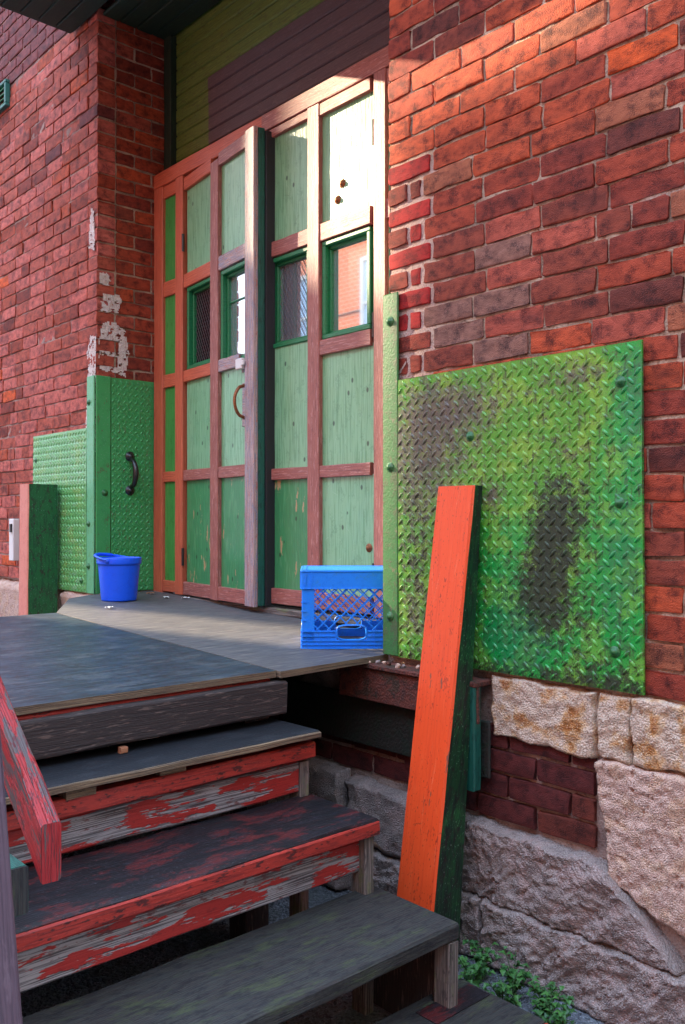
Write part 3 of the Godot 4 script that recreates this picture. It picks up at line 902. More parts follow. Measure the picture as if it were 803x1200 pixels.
# ---------------------------------------------------------------- ground and the far side of the street
func build_street() -> void:
	var m := MB.new()
	m.quad(Vector3(-160, -0.12, 160), Vector3(160, -0.12, 160), Vector3(160, -0.12, -160), Vector3(-160, -0.12, -160))
	setting("ground", m.build(), mats.asphalt)
	m = MB.new()
	m.box(at(-4, -0.065, 1.2), Vector3(52, 0.13, 4.6), 0.012)
	setting("pavement", m.build(), mats.concrete)
	# opposite row of brick houses, mirrored in the door glass
	var b := thing("offscreen_building", "orange brick building across the street, mirrored in the door glass", "building", Vector3(-12, 0, 8.5))
	part(b, "wall", box_mesh(Vector3(20, 8.0, 8)), mats.far_brick, at(-4.0, 3.88, 12.5))
	part(b, "wall", box_mesh(Vector3(8.06, 13.0, 8)), mats.far_pale, at(-18.03, 6.38, 12.5))  # added tall block, unseen, keeps the sun off the right wall
	part(b, "wall", box_mesh(Vector3(0.80, 11.85, 8)), mats.far_pale, at(-22.46, 5.8, 12.5))  # added pier; its height shapes the sun patch on the bricks
	part(b, "cornice", box_mesh(Vector3(20, 0.35, 0.3), 0.05), mats.far_trim, at(-4.0, 7.75, 8.35))
	for y in [3.55, 6.75]:
		part(b, "band", box_mesh(Vector3(28, 0.1, 0.08), 0.02), mats.far_band, at(-8.0, y, 8.46))
	for y in [4.15, 5.2]:
		part(b, "band", box_mesh(Vector3(28, 0.03, 0.04), 0.01), mats.far_band, at(-8.0, y, 8.48))
	var frame := MB.new()
	for s in [-1, 1]:
		frame.box(at(s * 0.47, 0, 0), Vector3(0.08, 1.7, 0.12))
		frame.box(at(0, s * 0.82, 0), Vector3(0.86, 0.08, 0.12))
	frame.box(at(0, 0, 0), Vector3(0.86, 0.05, 0.1))
	var fm := frame.build()
	var pane := box_mesh(Vector3(0.86, 1.58, 0.02))
	var sill := box_mesh(Vector3(1.2, 0.1, 0.2), 0.02)
	for fy in [1.9, 5.3]:
		for i in 9:
			var x := -21.0 + i * 2.35
			var w := part(b, "window", fm, mats.far_trim, at(x, fy, 8.48))
			part(w, "pane", pane, mats.far_glass, at(x, fy, 8.47))
			part(w, "sill", sill, mats.far_trim, at(x, fy - 0.92, 8.42))
	# unseen block added behind the camera: it keeps the right-hand sky off the dock
	var r := thing("offscreen_building", "unseen grey block added to the right to keep sky light off the dock", "building", Vector3(6.5, 0, 3))
	part(r, "wall", box_mesh(Vector3(3.0, 7.8, 9.0)), mats.far_grey, at(6.6, 3.8, 3.6))
	part(r, "cornice", box_mesh(Vector3(0.3, 0.3, 9.2), 0.04), mats.far_trim, at(5.0, 7.6, 3.6))
	# unseen block added far left; its lower end slab shapes the sun patches
	var h := thing("offscreen_building", "unseen tall pale block added at the far end of the street to shape the sun", "building", Vector3(-36, 0, 2))
	part(h, "wall", box_mesh(Vector3(10, 15.6, 18.757)), mats.far_pale, at(-35, 7.7, 1.3785))
	part(h, "wall", box_mesh(Vector3(10, 14.3, 0.23)), mats.far_pale, at(-35, 7.05, 10.872))
	part(h, "cornice", box_mesh(Vector3(0.4, 0.4, 18.4), 0.05), mats.far_trim, at(-29.9, 15.2, 1.2))


# ---------------------------------------------------------------- brick walls
const PLATE := Rect2(-2.09, 0.869, 0.886, 0.92)
const COURSE := 0.0719

func build_right_wall() -> void:
	var w := thing("brick_wall", "weathered red brick wall right of the doors, behind the lime green plate", "wall", Vector3(-1.4, 0.87, 0))
	var face := Transform3D.IDENTITY
	part(w, "core", box_mesh(Vector3(3.1, 5.0, 0.32)), mats.mortar, at(-0.575, 2.5, -0.185))
	var tone := func(x: float, y: float, n: float) -> Color:
		var c := Color(0.70, 0.55, 0.43).lerp(Color(0.30, 0.215, 0.165), clampf(0.5 + n * 1.6, 0, 1))
		var repair := clampf((-1.86 - x) / 0.08 + n * 2.0, 0, 1) * clampf((2.52 - y) / 0.1 + n, 0, 1) * clampf((y - 1.7) / 0.05, 0, 1)
		repair = maxf(repair, clampf(1.0 - absf(y - (2.17 + 0.0 * x)) / 0.022, 0, 1) * clampf((x + 1.55) / 0.2, 0, 1))
		return c.lerp(Color(0.66, 0.5, 0.45), repair)
	mortar_bed(w, face, -2.148, -0.7, 0.86, 3.95, 0.024, tone)
	var field_tone := func(_x: float, _y: float, n: float) -> Color:
		return Color(0.36, 0.27, 0.21).lerp(Color(0.2, 0.14, 0.12), clampf(0.5 + n, 0, 1))
	mortar_bed(w, face, -0.7, 0.9, 0.86, 3.95, 0.1, field_tone)
	mortar_bed(w, Transform3D(Basis(Vector3(0, 0, 1), Vector3(0, 1, 0), Vector3(-1, 0, 0)), Vector3(-2.15, 0, 0)), -0.42, -0.006, 0.86, 3.95, 0.1, field_tone, 0.0)
	var blotch := FastNoiseLite.new()
	blotch.seed = 12
	blotch.frequency = 1.1
	var row := 0
	var y := 0.872
	while y < 3.93:
		var x := -2.15
		var repaired := y > 1.72 and y < 2.46
		var gap := 0.008
		var first := true
		var starts := []
		if repaired:
			if row % 2 == 0:
				starts = [0.185]
			else:
				starts = [0.082, 0.045]
		else:
			starts = [0.098] if row % 2 == 0 else [0.2]
		var k := 0
		while x < -0.72:
			var L := 0.204 + rng.randf_range(-0.008, 0.008)
			if row % 7 == 3 and x > -1.9:
				L = 0.204 if rng.randf() < 0.7 else 0.1
			if k < starts.size():
				L = starts[k]
			var fresh := repaired and k < starts.size()
			var g := 0.017 if fresh else gap
			var x1 := minf(x + L, -0.7)
			var h := 0.053 if fresh else 0.0634 + rng.randf_range(-0.0015, 0.0015)
			var hidden := x > PLATE.position.x + 0.01 and x1 < PLATE.end.x - 0.01 and y > PLATE.position.y + 0.02 and y + h < PLATE.end.y - 0.02
			if not hidden and x1 - x > 0.03:
				var cx := (x + x1) / 2
				var b := blotch.get_noise_2d(cx, y * 1.3)
				var row_of := ["orange", "orange", "red", "orange", "red", "rose", "red", "tan", "red", "deep", "brown", "deep", "brown", "dark"]
				var col: String = row_of[clampi(int((0.46 - b * 0.9 + rng.randfn(0, 0.2)) * 14.0), 0, 13)]
				if fresh:
					col = pick({"fresh": 4.0, "deep": 1.0})
				elif y > 1.75 and y < 2.22 and cx < -1.3 and rng.randf() < 0.72:
					col = pick({"grey": 3.0, "rose": 1.6, "brown": 2.0})
				elif y < 1.75 and cx > -1.2:
					col = pick({"red": 2.0, "deep": 3.0, "dark": 2.0, "orange": 1.6, "brown": 1.5})
				elif y > 2.9:
					col = pick({"orange": 2.0, "red": 3.0, "rose": 1.5, "deep": 1.0})
				if absf(cx + 1.13) < 0.11 and absf(y + 0.03 - 2.53) < 0.036:
					col = "flame"
				lay(w, face, x, x1, y + (0.004 if fresh else 0.0), h, col, rng.randf_range(-0.003, 0.002) - (0.0005 if fresh else 0.0))
			x = x1 + g
			k += 1
			first = false
		row += 1
		y += COURSE
	lay_field(w, face, -0.69, 0.9, 0.872, 3.93, COURSE, "red")


func build_left_wall() -> void:
	var w := thing("brick_wall", "red brick wall left of the doors, tinted pinker for open sky light, behind the pale plate", "wall", Vector3(-5.0, 0.94, 0))
	var face := Transform3D.IDENTITY
	part(w, "core", box_mesh(Vector3(3.6, 5.6, 0.4)), mats.mortar, at(-6.19, 2.8, -0.235))
	var tone := func(_x: float, y: float, n: float) -> Color:
		return Color(0.58, 0.42, 0.37).lerp(Color(0.3, 0.2, 0.19), clampf(0.45 + n * 1.8, 0, 1))
	mortar_bed(w, face, -5.8, -4.287, 0.96, 4.95, 0.03, tone)
	mortar_bed(w, face, -7.9, -5.8, 0.96, 4.95, 0.12, tone)
	var row := 0
	var y := 0.968
	var field := []
	while y < 3.98:
		var x := -4.284
		var k := 0
		while x > -5.68:
			var L := 0.204 + rng.randf_range(-0.01, 0.01)
			if k == 0 and row % 2:
				L = 0.1
			elif rng.randf() < 0.12:
				L = 0.1
			var x0 := x - L
			var hidden := x < -4.37 and x0 > -5.03 and y > 0.96 and y + 0.06 < 1.79
			var behind_post := false
			if not hidden and not behind_post:
				var col := pick({"pink": 6.0, "rose": 4.0, "red": 0.8, "deep": 0.3, "orange": 0.5, "flame": 0.25})  # paler tints paint in the open sky's light on this wall
				if y > 3.2 and rng.randf() < 0.4:
					col = pick({"plum": 0.8, "deep": 1.0, "rose": 2.0})
				if k == 0 and y > 1.9 and y < 2.3:
					col = "rose"
				lay(w, face, x0, x, y, 0.0638 + rng.randf_range(-0.002, 0.002), col, rng.randf_range(-0.004, 0.004))
			x = x0 - 0.008 - rng.randf_range(0, 0.002)
			k += 1
		row += 1
		y += COURSE
	lay_field(w, face, -7.9, -5.9, 0.968, 4.9, COURSE, "rose")
	lay_field(w, face, -5.89, -4.29, y + 0.002, 4.9, COURSE, "plum")
	# lime and old paint smeared round the corner
	plaster(w, [Vector2(-4.40, 1.72), Vector2(-4.345, 1.6), Vector2(-4.288, 1.62), Vector2(-4.288, 2.27), Vector2(-4.345, 2.28), Vector2(-4.385, 2.2), Vector2(-4.37, 2.0), Vector2(-4.395, 1.9)], face, 0.0045)
	plaster(w, [Vector2(-4.37, 2.74), Vector2(-4.31, 2.72), Vector2(-4.3, 2.8), Vector2(-4.31, 2.92), Vector2(-4.35, 2.95), Vector2(-4.36, 2.85)], face, 0.0045)
	# the door opening's left reveal
	var j := thing("brick_wall", "shadowed brick reveal of the doorway above the dark green plate", "wall", Vector3(-4.284, 0.94, -0.2))
	var side := Transform3D(Basis(Vector3(0, 0, -1), Vector3(0, 1, 0), Vector3(1, 0, 0)), Vector3(-4.284, 0, 0))
	var soot := func(_x: float, _y: float, n: float) -> Color:
		return Color(0.70, 0.55, 0.43).lerp(Color(0.30, 0.215, 0.165), clampf(0.5 + n * 1.6, 0, 1))
	mortar_bed(j, side, 0.012, 0.45, 0.94, 3.95, 0.03, soot)
	row = 0
	y = 0.968
	while y < 3.93:
		var x := 0.111 if row % 2 == 0 else 0.111
		var lens := [0.203, 0.1] if row % 2 == 0 else [0.1, 0.203]
		for L in lens:
			if y > 2.02:
				lay(j, side, x, minf(x + L, 0.425), y, 0.0615, pick({"deep": 2.0, "red": 4.0, "brown": 1.2, "orange": 1.0, "rose": 1.0}), rng.randf_range(-0.003, 0.002))
			x += L + 0.0105
		row += 1
		y += COURSE
	plaster(j, [Vector2(0.015, 2.1), Vector2(0.11, 2.09), Vector2(0.165, 2.07), Vector2(0.18, 2.2), Vector2(0.16, 2.32), Vector2(0.09, 2.36), Vector2(0.03, 2.34), Vector2(0.012, 2.25)], side, 0.004, [Rect2(0.016, 2.12, 0.1, 0.052), Rect2(0.016, 2.2, 0.105, 0.055)])
	plaster(j, [Vector2(0.02, 2.4), Vector2(0.12, 2.41), Vector2(0.135, 2.47), Vector2(0.12, 2.5), Vector2(0.03, 2.49)], side, 0.006)
	plaster(j, [Vector2(0.012, 2.545), Vector2(0.06, 2.54), Vector2(0.075, 2.57), Vector2(0.06, 2.6), Vector2(0.015, 2.6)], side, 0.006)


# a rough-edged patch of lime on a wall, outline in the wall's x and y
func plaster(parent: Node3D, outline: Array, face: Transform3D, lift: float, holes: Array = []) -> void:
	var f := FastNoiseLite.new()
	f.seed = 31
	f.frequency = 22.0
	var poly := PackedVector2Array()
	for i in outline.size():
		var a: Vector2 = outline[i]
		var b: Vector2 = outline[(i + 1) % outline.size()]
		for s in 5:
			var p := a.lerp(b, s / 5.0)
			poly.append(p + Vector2(f.get_noise_2d(p.x * 3, p.y * 3), f.get_noise_2d(p.y * 3, p.x * 3 + 4)) * 0.012)
	var box := Rect2(poly[0], Vector2.ZERO)
	for p in poly:
		box = box.expand(p)
	var m := MB.new()
	var cell := 0.006
	var g := FastNoiseLite.new()
	g.seed = 8
	g.frequency = 12.0
	var nx := int(box.size.x / cell) + 1
	var ny := int(box.size.y / cell) + 1
	var here := func(i: int, k: int) -> Vector3:
		var p := box.position + Vector2(i, k) * cell
		return Vector3(p.x, p.y, lift + g.get_noise_2d(p.x * 3, p.y * 3) * 0.004)
	for k in ny:
		for i in nx:
			var c := box.position + (Vector2(i, k) + Vector2(0.5, 0.5)) * cell
			if not Geometry2D.is_point_in_polygon(c, poly):
				continue
			var skip := g.get_noise_2d(c.x * 6.0, c.y * 6.0) > 0.55 or g.get_noise_2d(c.x * 2.0 + 9.0, c.y * 2.0) > 0.3
			for r in holes:
				if r.has_point(c):
					skip = true
			if skip:
				continue
			m.quad(here.call(i, k), here.call(i + 1, k), here.call(i + 1, k + 1), here.call(i, k + 1))
	if m.v.size():
		part(parent, "plaster_patch", m.build(), mats.plaster, face)


func build_foundation() -> void:
	var w := thing("stone_foundation", "rough stone and brick foundation under the lime green plate", "wall", Vector3(-1.4, 0, 0))
	part(w, "core", box_mesh(Vector3(8.4, 0.94, 0.4)), mats.mortar, at(-3.3, 0.39, -0.26))
	var soot := func(_x: float, _y: float, n: float) -> Color:
		return Color(0.58, 0.48, 0.45).lerp(Color(0.26, 0.19, 0.18), clampf(0.5 + n * 1.6, 0, 1))
	mortar_bed(w, Transform3D.IDENTITY, -4.3, 0.9, -0.01, 0.866, 0.03, soot, -0.02)
	var V := func(x: float, y: float) -> Vector2: return Vector2(x, y)
	# upper course
	var blocks := [
		[[V.call(-1.70, 0.682), V.call(-1.351, 0.668), V.call(-1.343, 0.858), V.call(-1.712, 0.862)], 0.004, 0.012, 101, "stone_rusty"],
		[[V.call(-1.350, 0.680), V.call(-1.246, 0.682), V.call(-1.243, 0.858), V.call(-1.343, 0.858)], 0.004, 0.01, 102, "stone_rusty"],
		[[V.call(-1.246, 0.682), V.call(-0.85, 0.684), V.call(-0.85, 0.862), V.call(-1.243, 0.862)], 0.004, 0.012, 103, "stone_rusty"],
		[[V.call(-1.305, 0.365), V.call(-0.83, 0.16), V.call(-0.83, 0.685), V.call(-1.356, 0.680)], 0.004, 0.02, 104, "stone_pale"],
		[[V.call(-1.86, 0.19), V.call(-1.09, 0.19), V.call(-1.315, 0.40), V.call(-1.86, 0.418)], 0.004, 0.05, 105, "stone_mauve"],
		[[V.call(-1.715, 0.0), V.call(-0.8, -0.01), V.call(-0.8, 0.194), V.call(-1.718, 0.196)], 0.012, 0.055, 106, "stone_mauve"],
		[[V.call(-2.25, 0.0), V.call(-1.722, 0.0), V.call(-1.722, 0.19), V.call(-2.25, 0.2)], 0.01, 0.05, 107, "stone_mauve"],
		[[V.call(-2.35, 0.2), V.call(-1.867, 0.2), V.call(-1.867, 0.40), V.call(-2.35, 0.43)], 0.0, 0.05, 108, "stone_mauve"],
		[[V.call(-2.95, 0.0), V.call(-2.36, 0.0), V.call(-2.36, 0.44), V.call(-2.95, 0.46)], 0.0, 0.05, 109, "stone_mauve"],
		[[V.call(-3.6, 0.0), V.call(-2.96, 0.0), V.call(-2.96, 0.46), V.call(-3.6, 0.46)], 0.0, 0.05, 110, "stone_mauve"],
		[[V.call(-0.84, 0.19), V.call(-0.2, 0.19), V.call(-0.2, 0.855), V.call(-0.82, 0.855)], 0.0, 0.04, 111, "stone_pale"],
		[[V.call(-0.79, -0.01), V.call(0.4, -0.01), V.call(0.4, 0.18), V.call(-0.79, 0.18)], 0.01, 0.05, 112, "stone_mauve"],
		[[V.call(-0.19, 0.19), V.call(0.5, 0.19), V.call(0.5, 0.855), V.call(-0.19, 0.855)], 0.0, 0.04, 113, "stone_pale"]]
	for b in blocks:
		part(w, "stone", stone_block(b[0], b[1], b[2], b[3], 0.007, (0.0055 if b[3] < 108 else 0.014), 0.018 if b[4] == "stone_pale" else 0.005), mats[b[4]], Transform3D.IDENTITY)
	# brick infill beside the stones and under the rusty sill
	var row := 0
	var y := 0.428
	while y < 0.66:
		var x := -1.98 - (0.1 if row % 2 else 0.0)
		while x < -1.37:
			var x1 := minf(x + 0.205, -1.362)
			if x1 - x > 0.03:
				lay(w, Transform3D.IDENTITY, x, x1, y, 0.06, pick({"soot": 4.0, "dark": 1.0}), -0.004)
			x = x1 + 0.011
		row += 1
		y += COURSE
	row = 0
	y = 0.45
	while y < 0.6:
		var x := -3.1 - (0.1 if row % 2 else 0.0)
		while x < -2.0:
			lay(w, Transform3D.IDENTITY, x, x + 0.205, y, 0.06, "soot", -0.01)
			x += 0.216
		row += 1
		y += COURSE
	# left of the platform: a stone and a brick or two under the wall
	for i in 6:
		part(w, "stone", stone_block([V.call(-7.0 + i * 0.46, 0.3), V.call(-6.56 + i * 0.46, 0.3), V.call(-6.56 + i * 0.46, 0.95), V.call(-7.0 + i * 0.46, 0.95)], 0.0, 0.03, 120 + i, 0.014, 0.03), mats.stone_pale, Transform3D.IDENTITY)
	# rusty channel under the strip, and the dark plate below it
	var s := thing("steel_sill", "rusty steel sill with rubble on it beside the crate's platform", "beam", Vector3(-2.0, 0.77, 0.03))
	part(s, "flange", box_mesh(Vector3(0.62, 0.018, 0.09), 0.004), mats.rust, at(-2.02, 0.835, 0.035))
	part(s, "web", box_mesh(Vector3(0.62, 0.11, 0.012), 0.003), mats.rust, at(-2.02, 0.772, 0.06))
	part(s, "lower_plate", box_mesh(Vector3(1.0, 0.17, 0.01), 0.003), mats.steel_dark, at(-2.2, 0.635, 0.02))
	for i in 22:
		var m := MB.new()
		var r := rng.randf_range(0.005, 0.012)
		m.box(at(0, 0, 0, Basis(Vector3(rng.randf(), rng.randf(), 0.3).normalized(), rng.randf() * 3)), Vector3(r * 2, r * 1.3, r * 1.6), r * 0.35)
		part(s, "rubble", m.build(), mats[["stone_pale", "stone_mauve", "rust"][rng.randi() % 3]], at(rng.randf_range(-2.25, -1.78), 0.844 + r * 0.55, rng.randf_range(0.015, 0.07)))


# ---------------------------------------------------------------- plates
func build_plates() -> void:
	var p := thing("tread_plate", "large lime green steel tread plate bolted to the brick wall, stained in the middle", "steel plate", Vector3(-1.65, 0.87, 0.01))
	part(p, "sheet", tread_plate(PLATE.size.x, PLATE.size.y, 0.007), mats.plate_lime, at(PLATE.position.x + 0.002, PLATE.position.y, 0.009, Basis(Vector3(0, 0, 1), 0.004)))
	for q in [[-1.267, 1.69], [-1.78, 1.58], [-1.27, 1.37], [-1.285, 0.975], [-1.32, 1.70]]:
		if q[0] > -1.3 or q[0] < -1.5:
			part(p, "bolt", bolt_mesh(0.0105), mats.bolt_green, at(q[0], q[1], 0.016, OUT))
	var s := thing("corner_strip", "chipped green steel strip on the door corner beside the crate", "steel strip", Vector3(-2.13, 0.87, 0.006))
	part(s, "front_flange", box_mesh(Vector3(0.072, 1.215, 0.009), 0.003), mats.strip_green, at(-2.1285, 1.477, 0.0115))
	part(s, "side_flange", box_mesh(Vector3(0.009, 1.215, 0.1), 0.003), mats.strip_green, at(-2.1605, 1.477, -0.0455))
	for y in [1.99, 1.5, 1.0]:
		part(s, "bolt", bolt_mesh(0.011), mats.strip_green, at(-2.128, y, 0.016, OUT))
	# left side
	p = thing("tread_plate", "pale green steel tread plate bolted to the left brick wall behind the short post", "steel plate", Vector3(-4.7, 0.94, 0.01))
	part(p, "sheet", tread_plate(0.675, 0.86, 0.007, 0.034), mats.plate_pale, at(-5.042, 0.94, 0.009))
	for q in [[-5.0, 1.66], [-5.0, 1.05], [-4.42, 1.0]]:
		part(p, "bolt", bolt_mesh(0.0105), mats.bolt_green, at(q[0], q[1], 0.016, OUT))
	s = thing("corner_strip", "pale green steel angle on the left corner of the doorway", "steel strip", Vector3(-4.3, 0.94, 0.0))
	part(s, "front_flange", box_mesh(Vector3(0.08, 1.128, 0.009), 0.003), mats.strip_pale, at(-4.322, 1.502, 0.0135))
	part(s, "side_flange", box_mesh(Vector3(0.009, 1.128, 0.082), 0.003), mats.plate_dark, at(-4.2765, 1.502, -0.0325))
	for y in [1.93, 1.3, 1.08]:
		part(s, "bolt", bolt_mesh(0.011), mats.bolt_green, at(-4.335, y, 0.018, OUT))
	for y in [1.46]:
		part(s, "bolt", bolt_mesh(0.012), mats.bolt_green, at(-4.272, y, -0.04, TO_RIGHT))
	p = thing("tread_plate", "dark green steel tread plate on the shadowed side of the doorway", "steel plate", Vector3(-4.28, 0.94, -0.2))
	part(p, "sheet", tread_plate(0.25, 1.118, 0.006, 0.034), mats.plate_dark, Transform3D(Basis(Vector3(0, 0, -1), Vector3(0, 1, 0), Vector3(1, 0, 0)), Vector3(-4.282, 0.945, -0.078)))
	# black pull handle on it
	var h := thing("pull_handle", "black iron pull handle on the dark green plate", "handle", Vector3(-4.27, 1.45, -0.2))
	var m := MB.new()
	var path := []
	var rad := []
	for i in 13:
		var t := i / 12.0
		path.append(Vector3(-4.262 + 0.052 * pow(sin(PI * t), 0.45), 1.49 + 0.15 * t, -0.185))
		rad.append(0.011 + 0.004 * sin(PI * t))
	m.tube(path, rad, 10)
	part(h, "grip", m.build(), mats.black_iron, Transform3D.IDENTITY)
	for y in [1.475, 1.655]:
		part(h, "rose", bolt_mesh(0.018), mats.black_iron, at(-4.275, y, -0.185, TO_RIGHT))


# ---------------------------------------------------------------- doors
func timber(parent: Node3D, called: String, x0: float, x1: float, y0: float, y1: float, z: float, thick: float, matname: String, upright: bool, ch := 0.003) -> MeshInstance3D:
	# front face at z (local to the parent)
	if upright:
		return local_part(parent, called, plank(y1 - y0, x1 - x0, thick, ch, 8, 0.0007), mats[matname], at((x0 + x1) / 2, (y0 + y1) / 2, z - thick / 2, ALONG_Y))
	return local_part(parent, called, plank(x1 - x0, y1 - y0, thick, ch, 5, 0.0007), mats[matname], at((x0 + x1) / 2, (y0 + y1) / 2, z - thick / 2))


func glazed(parent: Node3D, x0: float, x1: float, y0: float, y1: float, glass: String, wired: bool, divided := false) -> void:
	var m := MB.new()
	var b := 0.02
	m.box(at((x0 + x1) / 2, y1 - b / 2, -0.012), Vector3(x1 - x0, b, 0.04), 0.003)
	m.box(at((x0 + x1) / 2, y0 + b / 2, -0.012), Vector3(x1 - x0, b, 0.04), 0.003)
	m.box(at(x0 + b / 2, (y0 + y1) / 2, -0.012), Vector3(b, y1 - y0 - 2 * b, 0.04), 0.003)
	m.box(at(x1 - b / 2, (y0 + y1) / 2, -0.012), Vector3(b, y1 - y0 - 2 * b, 0.04), 0.003)
	# stepped inner bead
	var i := 0.034
	m.box(at((x0 + x1) / 2, y1 - b - 0.006, -0.026), Vector3(x1 - x0 - 2 * b, 0.012, 0.02), 0.002)
	m.box(at((x0 + x1) / 2, y0 + b + 0.006, -0.026), Vector3(x1 - x0 - 2 * b, 0.012, 0.02), 0.002)
	m.box(at(x0 + b + 0.006, (y0 + y1) / 2, -0.026), Vector3(0.012, y1 - y0 - 2 * i, 0.02), 0.002)
	m.box(at(x1 - b - 0.006, (y0 + y1) / 2, -0.026), Vector3(0.012, y1 - y0 - 2 * i, 0.02), 0.002)
	var w := local_part(parent, "window", m.build(), mats.green_trim, Transform3D.IDENTITY)
	local_part(w, "pane", box_mesh(Vector3(x1 - x0 - 2 * b, y1 - y0 - 2 * b, 0.004)), mats[glass], at((x0 + x1) / 2, (y0 + y1) / 2, -0.034))
	if divided:
		var d := MB.new()
		d.box(at((x0 + x1) / 2, y0 + (y1 - y0) * 0.66, -0.028), Vector3(x1 - x0 - 2 * b, 0.005, 0.006))
		local_part(w, "glazing_bar", d.build(), mats.green_trim, Transform3D.IDENTITY)
	if wired:
		var q := MB.new()
		var X0 := x0 + i
		var X1 := x1 - i
		var Y0 := y0 + i
		var Y1 := y1 - i
		var step := 0.02
		for s in [-1.0, 1.0]:
			var c := -3.0
			while c < 6.0:
				# line y = s * 1.7 * x + c clipped to the opening
				var a := Vector2(X0, s * 1.7 * X0 + c)
				var e := Vector2(X1, s * 1.7 * X1 + c)
				var lo := Y0
				var hi := Y1
				var ts := [0.0, 1.0]
				if absf(e.y - a.y) > 1e-6:
					var t0 := (lo - a.y) / (e.y - a.y)
					var t1 := (hi - a.y) / (e.y - a.y)
					ts = [maxf(0.0, minf(t0, t1)), minf(1.0, maxf(t0, t1))]
				if ts[1] > ts[0]:
					var p := a.lerp(e, ts[0])
					var r := a.lerp(e, ts[1])
					var d := (r - p).normalized()
					q.box(Transform3D(Basis(Vector3(d.x, d.y, 0), Vector3(-d.y, d.x, 0), Vector3(0, 0, 1)), Vector3((p.x + r.x) / 2, (p.y + r.y) / 2, -0.029 + s * 0.0008)), Vector3(p.distance_to(r), 0.0014, 0.0014))
				c += step * 1.97
		local_part(w, "wire_mesh", q.build(), mats.wire, Transform3D.IDENTITY)


